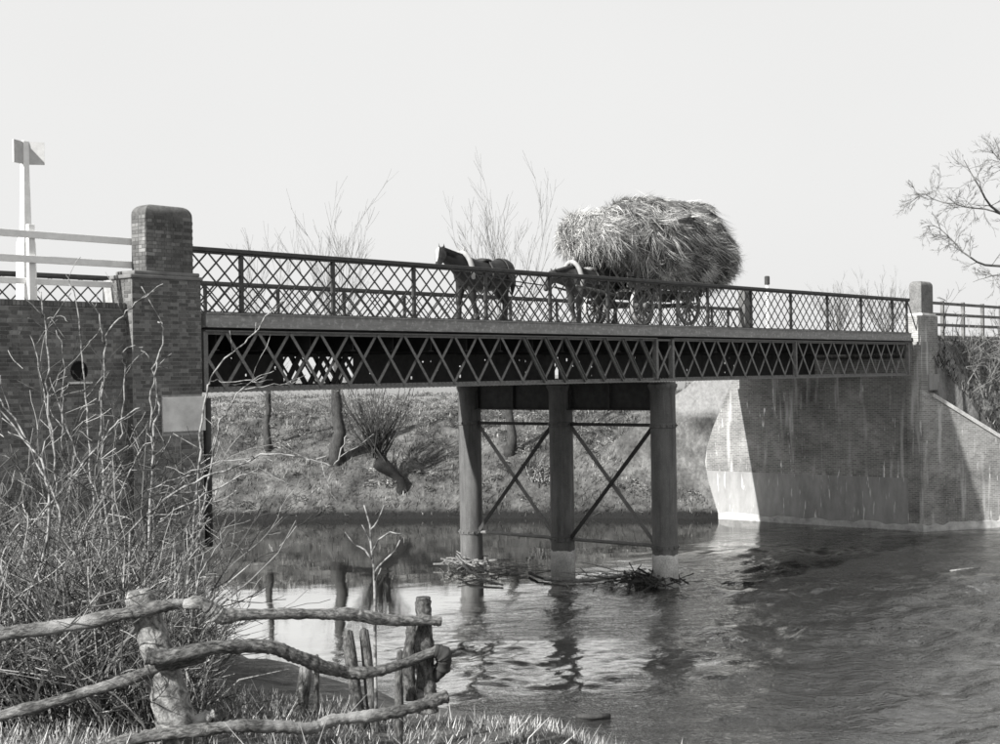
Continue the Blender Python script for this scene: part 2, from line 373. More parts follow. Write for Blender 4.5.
me.from_pydata(np.stack([qx.ravel(), qy.ravel(), qz.ravel()], 1).tolist(), [], np.stack([b0, b0+1, b0+nx2+1, b0+nx2], 1).tolist())
me.materials.append(WATER); me.shade_smooth()
structure((lambda o: (COL.objects.link(o), o)[1])(bpy.data.objects.new('river', me)))
# ------------------------------------------------------------------ bridge: girders, deck
YN, YF = 23.8, 31.93
X0, X1, XP = 18.32, 52.62, 35.45
bridge = empty('girder_bridge', (XP, (YN+YF)/2, 6.2), 'two-span iron lattice girder bridge carrying the road over the river', 'bridge')
ZT, ZB = 7.59, 6.22
PITCH1, PITCH2 = .9, .872
def girder(Y, sgn):
    ch = MB()
    for a, b in ((X0, 35.02), (35.9, X1)):
        ch.box(a, b, Y-.02, Y+.02, 7.43, 7.49); ch.box(a, b, Y-.10, Y+.12, 7.49, 7.52)     # top angle
        ch.box(a, b, Y-.02, Y+.02, 6.25, 6.33); ch.box(a, b, Y-.17, Y+.17, 6.215, 6.248)   # bottom flange
    ch.box(35.02, 35.9, Y-.02, Y+.02, 7.43, 7.49); ch.box(35.02, 35.9, Y-.16, Y+.16, 6.215, 6.30)
    G = ch.build('lattice_girder', IRON, bridge)
    nodes1 = [18.9 + PITCH1*k for k in range(-1, 19)]; nodes2 = [36.72 + PITCH2*k for k in range(-1, 19)]
    for nodes, lo, hi, p in ((nodes1, X0+.03, 34.98, PITCH1), (nodes2, 35.94, X1-.03, PITCH2)):
        for xn in nodes:
            for d in (1, -1):
                a, b = Vector((xn, 0, 7.47)), Vector((xn + d*p, 0, 6.28))
                if min(a.x, b.x) > hi or max(a.x, b.x) < lo: continue
                # trim at the end posts
                for _ in range(2):
                    a, b = b, a
                    if a.x < lo: a = a.lerp(b, (lo-a.x)/(b.x-a.x))
                    if a.x > hi: a = a.lerp(b, (a.x-hi)/(a.x-b.x))
                if (a-b).length < .15: continue
                heavy = d == 1 and xn > 28.4 and xn < 35.5
                w = .12 if heavy else .072
                off = (.028 if d == 1 else -.028)*-sgn*-1
                a.y = b.y = Y - .028*d
                bm = MB().bar(a, b, w, .014)
                if heavy:
                    dd = (b-a).normalized(); nn = dd.cross(Vector((0,1,0)))
                    for s_ in (-1, 1): bm.bar(a+nn*(.05*s_)+Vector((0,-.03,0)), b+nn*(.05*s_)+Vector((0,-.03,0)), .014, .05)
                bm.build('lattice_bar', IRON, G)
    for d in (1, -1):
        MB().bar((35.12, Y+.028*d, 7.3 if d > 0 else 6.4), (35.8, Y+.028*d, 6.4 if d > 0 else 7.3), .075, .014).build('lattice_bar', IRON, G)
    for xs in [X0+.02, 35.03, 35.89, X1-.03]:
        MB().box(xs-.055, xs+.055, Y-.075, Y+.075, 6.25, 7.485).build('stiffener', IRON, G)
    for xs in (43.54, 27.0 if sgn < 0 else 26.6):
        if sgn < 0 and xs == 27.0: continue
        MB().box(xs-.04, xs+.04, Y-.07, Y+.07, 6.25, 7.485).build('stiffener', IRON, G)
    rv = MB()
    x = X0+.1
    while x < X1:
        for yy, zz in ((Y-.15, 6.212), (Y-.03, 6.31)):
            rv.box(x-.014, x+.014, yy-.012, yy+.014, zz-.006, zz+.016)
        x += .15
    rv.build('rivet_row', IRON, G, kind='stuff')
    # fascia carrying the parapet
    fs = MB().box(X0-.02, X1+.05, Y-.14, Y+.14, 7.60, 7.86).box(X0-.02, X1+.05, Y-.19, Y+.19, 7.575, 7.60).box(X0-.02, X1+.05, Y-.17, Y+.17, 7.86, 7.885)
    fs.build('fascia', FASCIA, bridge)
girder(YN, -1); girder(YF, 1)
# middle plate girder, one bay left open lattice
pg = MB(); YM = (YN+YF)/2
gr_ = random.Random(2)
for a, b in ((X0, 24.0), (26.48, 35.3), (35.5, X1)):
    x = a
    while x < b:                                   # web plates with chinks of daylight between them
        w_ = min(b-x, gr_.choice((.25, .4, .6, .9))); pg.box(x, x+w_, YM-.012, YM+.012, 6.25, 7.5); x += w_
        if x < b-.1:
            zc_ = 6.25; gw = gr_.choice((.04, .06, .08))
            while zc_ < 7.5:
                top_ = min(7.5, zc_+gr_.uniform(.15, .7)); pg.box(x, x+gw, YM-.011, YM+.011, zc_, top_); zc_ = top_ + gr_.uniform(.03, .09)
            x += gw
for a, b in ((X0, 35.3), (35.5, X1)): pg.box(a, b, YM-.16, YM+.16, 7.5, 7.55).box(a, b, YM-.16, YM+.16, 6.22, 6.25)
pgo = pg.build('plate_girder', IRON_D, bridge)
for k in range(3):
    for d in (1, -1):
        xa = 24.0+.825*k; MB().bar((xa if d > 0 else xa+.825, YM+.02*d, 7.5), (xa+.825 if d > 0 else xa, YM+.02*d, 6.25), .16, .02).build('lattice_bar', IRON_D, pgo)
x = X0+.5
while x < X1:
    MB().box(x-.01, x+.01, YN+.2, YF-.2, 7.12, 7.5).box(x-.09, x+.09, YN+.2, YF-.2, 7.10, 7.12).build('cross_girder', IRON_D, bridge); x += 1.33
MB().box(X0-.1, X1+1.2, YN+.15, YF-.15, 7.56, 7.72).build('deck_plate', IRON_D, bridge)
def road_sheet(x0, x1):                             # cambered carriageway
    prof = [(24.2,7.73),(24.2,7.85),(25.0,7.94),(26.0,8.0),(27.9,8.05),(29.8,8.0),(30.8,7.94),(31.55,7.85),(31.55,7.73)]; n = len(prof)
    m_ = MB(); m_.add([(x0, y, z) for y, z in prof]+[(x1, y, z) for y, z in prof], [tuple(range(n)), tuple(range(n, 2*n))[::-1]]+[((i+1) % n, i, n+i, n+(i+1) % n) for i in range(n)]); return m_
road_sheet(X0-.1, X1+1.3).build('deck_roadway', ROADM, bridge)
structure(road_sheet(-300, X0-.11).build('road', ROADM)); structure(road_sheet(X1+1.31, 400).build('road', ROADM))

# ------------------------------------------------------------------ parapet railings
PO = [19.36 + 2.66*k for k in range(13)]
def railing(Y, label):
    R_ = empty('lattice_railing', (XP, Y, 7.885), label, 'railing', 'lattice railings of the bridge')
    zb, zt = 7.885, 9.15
    XE = 52.75 if Y < 26 else 53.64
    MB().box(17.9, XE, Y-.055, Y+.055, 9.125, 9.165).box(17.9, XE, Y-.08, Y+.08, 9.165, 9.255).build('top_rail', IRON_P, R_, bevel=.012)
    MB().box(18.3, 52.62, Y-.03, Y+.03, 7.89, 7.915).build('bottom_rail', IRON_P, R_)
    for k, x in enumerate(PO + [52.58]):
        b = MB().box(x-.042, x+.042, Y-.036, Y+.036, 7.886, 9.125); b.box(x-.06, x+.06, Y-.06, Y+.06, 7.886, 7.93)
        b.build('post', IRON_P, R_)
    H = zt-zb; s = 2.66/6; run = 3*s
    off = PO[0] % s
    for d in (1, -1):
        mesh = MB().bar((0, 0, 0), (d*run, 0, H), .036, .014).mesh('lattice_bar'); mesh.materials.append(IRON_P)
        k = 0; x = 18.0 - (18.0 % s) + off - s*4
        while x < 52.6 + s*4:
            a, b = x, x + d*run
            lo, hi = min(a, b), max(a, b)
            if lo >= 18.0 and hi <= 52.6:
                share('lattice_bar', mesh, R_, Matrix.Translation((x, Y+.008*d, zb)))
            elif hi > 18.1 and lo < 52.48:                # trimmed at the ends
                A, B = Vector((a, Y+.008*d, zb)), Vector((b, Y+.008*d, zt))
                def clip(A, B):
                    if A.x < 18.0: A = A.lerp(B, (18.0-A.x)/(B.x-A.x))
                    if A.x > 52.6: A = A.lerp(B, (A.x-52.6)/(A.x-B.x))
                    return A
                A2 = clip(A, B); B2 = clip(B, A2)
                if (A2-B2).length > .1: MB().bar(A2, B2, .036, .014).build('lattice_bar', IRON_P, R_)
            x += s
    # raking stay at the right hand end
    MB().bar((52.66, Y, 9.15), (53.55, Y, 7.9), .05, .03).build('raking_stay', IRON_P, R_)
    return R_
railing(YN, 'iron lattice railing along the near edge of the bridge, in front of the horses')
railing(YF, 'iron lattice railing along the far edge of the bridge, behind the horses and wagon')

# ------------------------------------------------------------------ river pier
PX = 35.67; PY = [24.0, 27.93, 31.86]
pier = empty('bridge_pier', (PX, PY[1], 0), 'three round cast-iron columns with cross bracing standing in midstream', 'pier')
def ring(cx, cy, z, r, n=32): return [(cx+r*math.cos(2*math.pi*i/n), cy+r*math.sin(2*math.pi*i/n), z) for i in range(n)]
for k, y in enumerate(PY):
    prof = [(-.9,.385),(4.80,.385),(4.82,.41),(4.93,.41),(4.95,.385),(5.9,.385),(6.0,.42),(6.06,.45),(6.13,.45),(6.15,.40),(6.20,.40)]
    prof = [(-.9,.385),(1.12,.385),(1.13,.415),(1.26,.415),(1.27,.385)] + prof[1:]
    c = MB().loft([ring(PX, y, z, r) for z, r in prof]).build('column', COLUMN, pier, smooth=False)
    c.data.shade_smooth()
    e = c.modifiers.new('es', 'EDGE_SPLIT'); e.split_angle = math.radians(40)
    bo = MB()
    for zc_ in (1.195, 4.875):
        for i_ in range(14):
            a_ = 2*math.pi*i_/14; bx_, by_ = PX+.42*math.cos(a_), y+.42*math.sin(a_); bo.box(bx_-.022, bx_+.022, by_-.022, by_+.022, zc_-.022, zc_+.022)
    bo.build('flange_bolts', COLUMN, c, kind='stuff')
    top = [.97, .83, .22][::-1][2-k] if False else [.97, .83, .30][k]
    if k < 2:
        q = MB().loft([ring(PX, y, z, r, 24) for z, r in ((-.5,.40),(top-.12,.396),(top,.392))]).build('concrete_collar', CONC, c, smooth=False)
        for i_, v_ in enumerate(q.data.vertices):
            if v_.co.z > top-.05: v_.co.z += .02*math.sin(i_*2.3)+.012*math.sin(i_*5.1)
        q.data.shade_smooth()
for a, b in ((0,1),(1,2)):
    ya, yb = PY[a]+.36, PY[b]-.36
    cb = MB().box(PX-.15, PX+.15, ya-.02, yb+.02, 5.33, 5.37).box(PX-.012, PX+.012, ya, yb, 5.37, 6.16).box(PX-.15, PX+.15, ya-.02, yb+.02, 6.16, 6.20)
    cbo = cb.build('cross_head', IRON_D, pier)
    for yy in (ya+.06, (ya+yb)/2, yb-.06): MB().box(PX-.1, PX+.1, yy-.04, yy+.04, 5.37, 6.16).build('stiffener', IRON_D, cbo)
    MB().box(PX-.05, PX+.05, ya, yb, 4.83, 4.93).build('strut', IRON_D, pier)
    MB().tube([(PX, ya, 1.2), (PX, yb, 1.2)], .055, 8).build('strut', IRON, pier)
    MB().bar((PX-.06, ya, 4.8), (PX-.06, yb, 1.22), .13, .02, (1,0,0)).build('tie_rod', IRON_D, pier)
    MB().bar((PX+.06, ya, 1.22), (PX+.06, yb, 4.8), .13, .02, (1,0,0)).build('tie_rod', IRON, pier)

# ------------------------------------------------------------------ left abutment: pilaster, pillar and wing wall, brick by brick
labut = empty('brick_abutment', (17.2, 23.9, 4.5), 'dark brick abutment with round-topped pillar and wing wall at the left end of the bridge', 'abutment')
XW = 8.5
def round_top_pillar(x0, x1, y0, y1, z0, z1, r, seg=6):
    rings = [[(x0,y0,z0),(x1,y0,z0),(x1,y1,z0),(x0,y1,z0)]]
    def rr(inset, z):
        P = []; cr = .02
        for (cx, cy, a0) in ((x1-inset-cr, y0+inset*.55+cr, -90), (x1-inset-cr, y1-inset*.55-cr, 0), (x0+inset+cr, y1-inset*.55-cr, 90), (x0+inset+cr, y0+inset*.55+cr, 180)):
            for t in range(4):
                a = math.radians(a0 + 30*t); P.append((cx+cr*math.cos(a), cy+cr*math.sin(a), z))
        return P
    R_ = [rr(0, z0), rr(0, z1-r)]
    for k in range(1, seg+1):
        a = math.pi/2*k/seg; R_.append(rr(r*(1-math.cos(a)), z1-r+r*math.sin(a)))
    return MB().loft(R_)
# mortar cores
core = MB().box(XW, 16.46, 23.808, 24.25, 1.0, 7.92)
core.box(16.452, 18.13, 23.606, 24.6, 1.0, 8.52); core.box(16.9, 18.128, 24.6, 32.2, 1.0, 6.15)
core.box(16.9, 17.9, 24.6, 31.2, 6.15, 7.88)
core.build('wall_core', MORTAR, labut)
BW, BH, JT, PR = .215, .065, .010, .008
stretch = MB().box(0, BW, 0, .06, 0, BH).mesh('brick'); stretch.materials.append(BRICK)
header = MB().box(0, .1025, 0, .06, 0, BH).mesh('brick'); header.materials.append(BRICK)
rest = MB(); cnt = [0]
def course(x0, x1, yf, z, k, single, holes=()):
    head = k % 2 == 1; w = .1025 if head else BW
    x = x0
    first = True
    while x < x1-.02:
        ww = w
        if first and head: ww = .05
        first = False
        ww = min(ww, x1-x)
        ok = all((x+ww/2-hx)**2 + (z+BH/2-hzz)**2 > hr*hr for hx, hzz, hr in holes)
        jit = rnd.uniform(-.003, .003)
        if ok:
            if single and cnt[0] < 296 and abs(ww-w) < .004:
                share('brick', header if head else stretch, labut, Matrix.Translation((x, yf-PR+jit, z))); cnt[0] += 1
            else: rest.box(x, x+ww, yf-PR+jit, yf+.03, z, z+BH)
        x += ww + JT
def sidecourse(y0, y1, xf, z, k):
    head = k % 2 == 0; w = .1025 if head else BW
    y = y0
    while y < y1-.02:
        ww = min(w, y1-y); rest.box(xf-PR+rnd.uniform(-.003,.003), xf+.03, y, y+ww, z, z+BH); y += ww+JT
k = 0; z = 8.44
PAD = (17.12, 18.15, 5.42, 6.15)
while z > .1:
    if PAD[2]-.07 < z < PAD[3]:
        course(16.46, PAD[0]-.01, 23.606, z, k, True)
    else: course(16.46, 18.13, 23.606, z, k, True)
    if z < 8.5: sidecourse(23.62, 23.80 if z < 7.9 else 24.25, 16.452, z, k)
    k += 1; z -= .075
k = 0; z = 7.83
while z > .1:
    course(XW, 16.44, 23.808, z, k, False, [(15.36, 6.69, .17)]); k += 1; z -= .075
x = XW
while x < 16.4:                                              # brick-on-edge coping along the wall top
    rest.box(x, x+.068, 23.775+rnd.uniform(-.004,.004), 24.24, 7.925, 8.03); x += .077
rest.build('brickwork', BRICK, labut, kind='stuff')
# string course, pillar with rounded head, pad stone, drain
MB().box(16.40, 18.17, 23.56, 24.3, 8.52, 8.60).box(16.5, 18.1, 23.58, 24.22, 8.60, 8.68).build('string_course', grainy('stone_band', .12, .2, 4, .9, .01), labut, bevel=.02)
M = NT('pillar_brick'); vec = M.tc.outputs['Object']; sx_ = M.n('ShaderNodeSeparateXYZ'); M.l(vec, sx_.inputs[0])
cx_ = M.n('ShaderNodeCombineXYZ'); M.l(M.math('ADD', sx_.outputs[0], sx_.outputs[1]), cx_.inputs[0]); M.l(sx_.outputs[2], cx_.inputs[1])
n = M.noise(2.2, 6, .65); M.col(M.mix(.7, M.ramp(M.noise(14, 4, .6), [(.3, .08), (.7, .14)]), M.ramp(n, [(.35, .6), (.7, 1.3)]), 'MULTIPLY')); M.rough(.9); M.bump(M.noise(25, 4, .6), .008); PILLAR = M.m
def pillar(x0, x1, y0, y1, z0, z1, parent, own):
    p = round_top_pillar(x0+.01, x1-.01, y0+.01, y1-.01, z0, z1, .2).build('pillar', PILLAR if own else FPIL, parent, smooth=False)
    p.data.shade_smooth(); e = p.modifiers.new('es', 'EDGE_SPLIT'); e.split_angle = math.radians(38)
    return p
pl = pillar(16.79, 17.97, 23.6, 24.11, 8.66, 10.03, labut, True)
zz = 8.69; k = 0
pb = MB()
while zz < 9.80:                                             # its brick facing
    head = k % 2; w = .1025 if head else BW
    x = 16.85 if head else 16.80
    while x < 17.95:
        ww = min(w, 17.955-x)
        if ww > .03: pb.box(x, x+ww, 23.604, 23.63, zz, zz+BH)
        x += ww+.01
    y = 23.62
    while y < 24.08:
        ww = min(BW if head else .1025, 24.09-y)
        if ww > .03: pb.box(16.793, 16.83, y, y+ww, zz, zz+BH)
        y += ww+.01
    zz += .075; k += 1
pb.build('brickwork', BRICK, pl, kind='stuff')
MB().box(17.12, 18.19, 23.57, 24.3, 5.43, 6.14).build('pad_stone', STONE, labut, bevel=.015)
MB().tube([(18.36, 23.75, 6.1), (18.36, 23.75, 3.0)], .085, 12).build('drain_pipe', IRON_D, labut, smooth=True)
dh = MB(); n_ = 20
dh.loft([[(15.36+r*math.cos(2*math.pi*i/n_), y, 6.69+r*1.05*math.sin(2*math.pi*i/n_)) for i in range(n_)] for r, y in ((.185, 23.80),(.185, 23.785),(.15, 23.785),(.15, 23.802),(.14, 23.806))])
dh.build('drain_mouth', grainy('black_hole', .004, .008, 3, .9, 0), labut)
MB().box(15.1, 15.62, 23.74, 23.82, 6.44, 6.48).build('drain_sill', STONE, labut)

# ------------------------------------------------------------------ right abutment
rabut = empty('brick_abutment', (54.2, 28, 0), 'streaked brick abutment with pale footing and splayed wing at the right end of the bridge', 'abutment')
FPIL = grainy('far_pillar', .13, .22, 3, .9, .01, fine=18)
XA = 53.4
# river face: brickwork above, rendered plinth below, bright flank beyond the deck
def prism_yz(poly, x0, x1):
    n = len(poly); mb = MB()
    mb.add([(x0, y, z) for y, z in poly] + [(x1, y, z) for y, z in poly],
           [tuple(range(n))[::-1], tuple(range(n, 2*n))] + [(i, (i+1) % n, n+(i+1) % n, n+i) for i in range(n)]); return mb
edge = [(33.05,-.6),(33.1,.25),(33.35,.9),(33.6,1.7),(33.72,2.5),(33.6,3.2),(33.3,4.0),(32.9,4.8),(32.5,5.6),(32.25,6.1),(32.2,6.9)]
prism_yz([(23.70,-.6)] + [p for p in edge] + [(23.70,6.9)], XA+.0, XA+1.4).build('river_face', FBRICK, rabut)
prism_yz([(23.68,-.6),(32.98,-.6),(33.06,.25),(33.3,.9),(33.56,1.65),(33.64,2.1),(23.68,2.1)], XA-.02, XA).build('plinth', PLINTH, rabut, bevel=.02)
prism_yz([(23.62,-.6),(33.0,-.6),(33.06,.0),(33.03,.22)] + [(32.9-.35*k_, .27+rnd.uniform(-.07,.06)) for k_ in range(27)] + [(23.62,.28)], XA-.07, XA-.02).build('footing', FOOT, rabut, bevel=.02)
MB().box(XA+.35, XA+1.4, 24.3, 31.6, 6.9, 7.85).build('ballast_wall', FBRICK, rabut)
# downstream corner pilaster
MB().box(XA-.06, XA+.7, 23.58, 24.2, .30, 7.55).build('pilaster', FBRICK, rabut)
# splayed wing
wd = Vector((3.35, -1.92, 0)).normalized(); wn = Vector((wd.y, -wd.x, 0)) 
w0 = Vector((53.3, 23.62, 0))
def wing(name, mat, prof, off, th, bevel=0):
    mb = MB(); n = len(prof)
    f = [w0 + wd*s + wn*off + Vector((0,0,z)) for s, z in prof]; b_ = [w0 + wd*s + wn*(off-th) + Vector((0,0,z)) for s, z in prof]
    mb.add(f + b_, [tuple(range(n)), tuple(range(n, 2*n))[::-1]] + [((i+1) % n, i, n+i, n+(i+1) % n) for i in range(n)])
    return mb.build(name, mat, rabut, bevel=bevel)
wing('wing_wall', FBRICK2, [(0,-.6),(8.2,-.6),(8.2,1.2),(.75,5.25),(0,5.7)], 0, .7)
wing('coping', CONC, [(.55,5.36),(8.3,1.15),(8.3,1.32),(.6,5.5)], .06, .85)
wing('footing', FOOT, [(-.02,-.6),(8.2,-.6)] + [(8.2-.33*k_, .27+rnd.uniform(-.08,.07)) for k_ in range(25)] + [(-.02,.28)], .09, .1, .02)
MB().box(53.95, 54.9, 23.5, 24.3, 5.6, 6.25).build('pad_stone', PLINTH, rabut, bevel=.02)
MB().box(53.45, 55.1, 23.62, 24.3, 6.25, 8.60).build('pilaster', FBRICK2, rabut)
MB().box(53.75, 55.1, 23.68, 24.36, 8.60, 8.70).build('string_course', STONE, rabut, bevel=.02)
pillar(53.86, 55.02, 23.75, 24.28, 8.70, 10.0, rabut, False)
FPIL = PILLAR
pillar(53.62, 54.12, 31.7, 32.05, 7.7, 10.08, rabut, False)

# ------------------------------------------------------------------ white road fence and sign post on the left approach
fence = empty('rail_fence', (12, 24.15, 8), 'white three-rail road fence running into the brick pillar at the left', 'fence')
for zz_, h_ in ((9.30, .14), (8.83, .14), (8.42, .12)):
    MB().box(3.0, 16.93 if zz_ > 8.5 else 16.6, 24.12 if zz_ > 8.5 else 24.27, 24.17 if zz_ > 8.5 else 24.32, zz_-h_/2, zz_+h_/2).build('rail', WHITEP, fence, bevel=.008)
for xx in (14.62, 11.9, 9.2, 6.4): MB().box(xx-.07, xx+.07, 24.175, 24.265, 7.95, 9.5).build('post', WHITEP, fence, bevel=.01)
sp = empty('sign_post', (14.85, 24.9, 8), 'tall white tapered sign post with two small boards at its head', 'sign')
sx0, sy0 = 14.9, 24.85
MB().loft([[(sx0+a*w, sy0+b*w, z_) for a, b in ((-1,-1),(1,-1),(1,1),(-1,1))] for z_, w in ((7.9,.15),(9.2,.135),(9.4,.085),(10.6,.065),(11.2,.062))]).build('post', WHITEP, sp, bevel=.01)
for s_, a_ in ((-1, 25), (1, -35)):
    pb = MB().box(0, .30, -.015, .015, -.23, .21); o = pb.build('sign_board', SIGNP, sp)
    dirv = Vector((math.cos(math.radians(a_)), math.sin(math.radians(a_)), 0))*s_
    o.matrix_parent_inverse = Matrix.Translation(-sp.location)
    o.matrix_basis = Matrix.Translation((sx0+dirv.x*.07, sy0+dirv.y*.07-.08*0, 10.97)) @ Matrix.Rotation(math.atan2(dirv.y, dirv.x), 4, 'Z')

# right approach: wooden rail fence
rf = empty('rail_fence', (62, 24.1, 8), 'weathered wooden rail fence behind the right-hand pillar', 'fence')
for zz_ in (9.18, 8.72, 8.28): MB().box(55.1, 78, 24.06, 24.11, zz_-.06, zz_+.06).build('rail', BARK_M, rf)
for k in range(9): 
    xx = 56.9+2.15*k; MB().box(xx-.07, xx+.07, 24.115, 24.24, 7.6, 9.3).build('post', BARK_M, rf)

# ------------------------------------------------------------------ horses
def remeshed(mb, name, mat, parent, vox=.035, smooth_it=4):
    o = mb.build(name+'_tmp', mat)
    r_ = o.modifiers.new('r', 'REMESH'); r_.mode = 'VOXEL'; r_.voxel_size = vox; r_.use_smooth_shade = True
    s_ = o.modifiers.new('s', 'SMOOTH'); s_.factor = .5; s_.iterations = smooth_it
    dg = bpy.context.evaluated_depsgraph_get(); me = bpy.data.meshes.new_from_object(o.evaluated_get(dg)); me.name = name
    bpy.data.objects.remove(o)
    me.materials.clear(); me.materials.append(mat); me.shade_smooth()
    q = bpy.data.objects.new(name, me); COL.objects.link(q); q.parent = parent; return q
def ell(c, d, ry, rz, n=14, up=(0,0,1)):           # elliptical ring about c, normal d
    d = Vector(d).normalized(); u = Vector(up); u = (u-d*u.dot(d)).normalized(); s_ = d.cross(u)
    return [Vector(c) + s_*(ry*math.cos(2*math.pi*i/n)) + u*(rz*math.sin(2*math.pi*i/n)) for i in range(n)]
def horse(X, Y, Z, label, coat, headturn, blaze, stride, drop):
    H = empty('horse', (X, Y, Z), label, 'horse', 'horses drawing the hay wagon')
    b = MB()
    # local: nose to -x. trunk
    b.loft([ell((x, 0, z), (1,0,0), ry, rz) for x, z, ry, rz in ((-.95,1.30,.12,.18),(-.84,1.27,.26,.36),(-.55,1.27,.33,.45),(-.1,1.22,.36,.43),(.25,1.23,.37,.42),(.6,1.30,.37,.42),(.88,1.38,.33,.38),(1.10,1.38,.23,.30),(1.20,1.38,.09,.14))])
    # neck and head
    ht = headturn
    b.loft([ell(c, d, ry, rz) for c, d, ry, rz in (((-.62,0,1.38),(-.9,0,.45),.21,.38),((-.98,.02*ht,1.54-.4*drop),(-.9,0,.42-.6*drop),.16,.31),((-1.36,.06*ht,1.68-.75*drop),(-.9,0,.35-.7*drop),.12,.23),((-1.66,.12*ht,1.76-drop),(-1,.2*ht,.1-.3*drop),.10,.16))])
    hd = Vector((-.64, .40*ht, -.66)).normalized(); h0 = Vector((-1.68, .13*ht, 1.84-drop))
    b.loft([ell(h0+hd*t, hd, ry, rz, up=(-.7,0,.7)) for t, ry, rz in ((-.10,.07,.08),(0,.12,.145),(.16,.13,.17),(.34,.10,.13),(.50,.08,.095),(.62,.085,.095),(.70,.05,.055))])
    for s_ in (-1, 1):
        e0 = h0 + Vector((.03, .065*s_, .06)); b.tube([e0, e0+Vector((-.02,.02*s_,.09)), e0+Vector((-.03,.03*s_,.18))], [.035,.03,.006], 6)
    # legs: front (x=-.55) and hind (x=.85)
    for s_ in (-1, 1):
        st = stride*s_
        f = [(-.60,.17*s_,1.1,.18),(-.63-.05*st,.18*s_,.82,.125),(-.64-.13*st,.18*s_,.50,.085),(-.62-.13*st,.18*s_,.44,.075),(-.58-.2*st,.18*s_,.18,.075),(-.61-.22*st,.18*s_,.11,.105),(-.64-.24*st,.18*s_,.02,.125),(-.64-.24*st,.18*s_,0,.125)]
        b.tube([p[:3] for p in f], [p[3] for p in f], 10)
        h_ = [(.78,.16*s_,1.25,.22),(.72+.08*st,.18*s_,.95,.17),(.80+.14*st,.18*s_,.72,.11),(.96+.2*st,.17*s_,.54,.075),(.93+.22*st,.17*s_,.46,.062),(.90+.26*st,.17*s_,.18,.075),(.87+.27*st,.17*s_,.11,.11),(.85+.28*st,.17*s_,.02,.13),(.85+.28*st,.17*s_,0,.13)]
        b.tube([p[:3] for p in h_], [p[3] for p in h_], 10)
    remeshed(b, 'body', coat, H)
    def child(mb, name, mat, smooth=True):
        o = mb.build(name, mat, None, smooth=smooth); o.parent = H; return o
    child(MB().tube([(1.16,0,1.52),(1.26,0,1.38),(1.28,.02,1.05),(1.24,.02,.75)], [.05,.075,.085,.02], 8), 'tail', HAIR)
    mane = MB()
    for i in range(26):
        t = i/25; p = Vector((-.7,0,1.74)).lerp(Vector((-1.64,.1*ht,1.95-drop)), t); mane.tube([p, p+Vector((.02,-.07,-.02)), p+Vector((.05,-.12,-.2))], [.03,.03,.006], 5)
    child(mane, 'mane', HAIR)
    col = MB(); n_ = 18
    col.tube([Vector((-.70-.10*math.cos(a), .30*math.sin(a), 1.36+.47*math.cos(a))) for a in [2*math.pi*i/n_ for i in range(n_+1)]], .07, 8)
    child(col, 'collar', LEATHER)
    for s_ in (-1, 1):
        child(MB().tube([(-.78,.08*s_,1.82),(-.80,.09*s_,1.9),(-.80,.10*s_,1.97)], [.03,.025,.012], 6), 'hame', LEATHER)
        child(MB().tube([(-.62,.34*s_,1.2),(.2,.385*s_,1.15),(1.0,.36*s_,1.1),(2.1,.36*s_,1.04)], .018, 6), 'trace_chain', LEATHER_D)
    child(MB().tube([Vector((.05+.02*math.cos(a), .375*math.sin(a), 1.235+.44*math.cos(a))) for a in [2*math.pi*i/n_ for i in range(n_+1)]], .03, 6), 'girth_strap', LEATHER_D)
    pad = MB().loft([ell((x, 0, 1.645), (1,0,0), .22, r_) for x, r_ in ((-.08,.03),(-.04,.07),(.14,.07),(.18,.03))])
    child(pad, 'saddle_pad', LEATHER if not blaze else LEATHER_D)
    child(MB().tube([Vector((.66+.02*math.cos(a), .385*math.sin(a), 1.31+.43*math.cos(a))) for a in [math.pi*(-.62+1.24*i/n_) for i in range(n_+1)]], .018, 6), 'breeching_strap', LEATHER_D)
    if blaze:
        up = Vector((-.72, 0, .62)); 
        bl = MB().loft([ell(h0+hd*t+up.normalized()*o_, hd, w_, .02, 10, up=(-.7,0,.7)) for t, w_, o_ in ((.0,.02,.14),(.12,.05,.165),(.3,.04,.13),(.45,.025,.097),(.55,.01,.09))])
        child(bl, 'blaze', BLAZE)
    br = MB()
    for t, r1, r2 in ((.02,.118,.142),(.36,.088,.112)): br.tube([p for p in ell(h0+hd*t, hd, r1, r2, 14, up=(-.7,0,.7))] + [ell(h0+hd*t, hd, r1, r2, 14, up=(-.7,0,.7))[0]], .014, 5)
    child(br, 'bridle', LEATHER_D)
    H.scale = (1.07, 1.05, 1.03)
    return H
ROADZ = 8.005
horse(29.72, 26.0, ROADZ, 'dark bay horse with white blaze leading on the bridge', HORSE, -1.0, True, .7, .05)
horse(34.75, 26.05, ROADZ, 'second horse harnessed between the shafts just ahead of the hay wagon', HORSE2, -.3, False, -.6, .42)

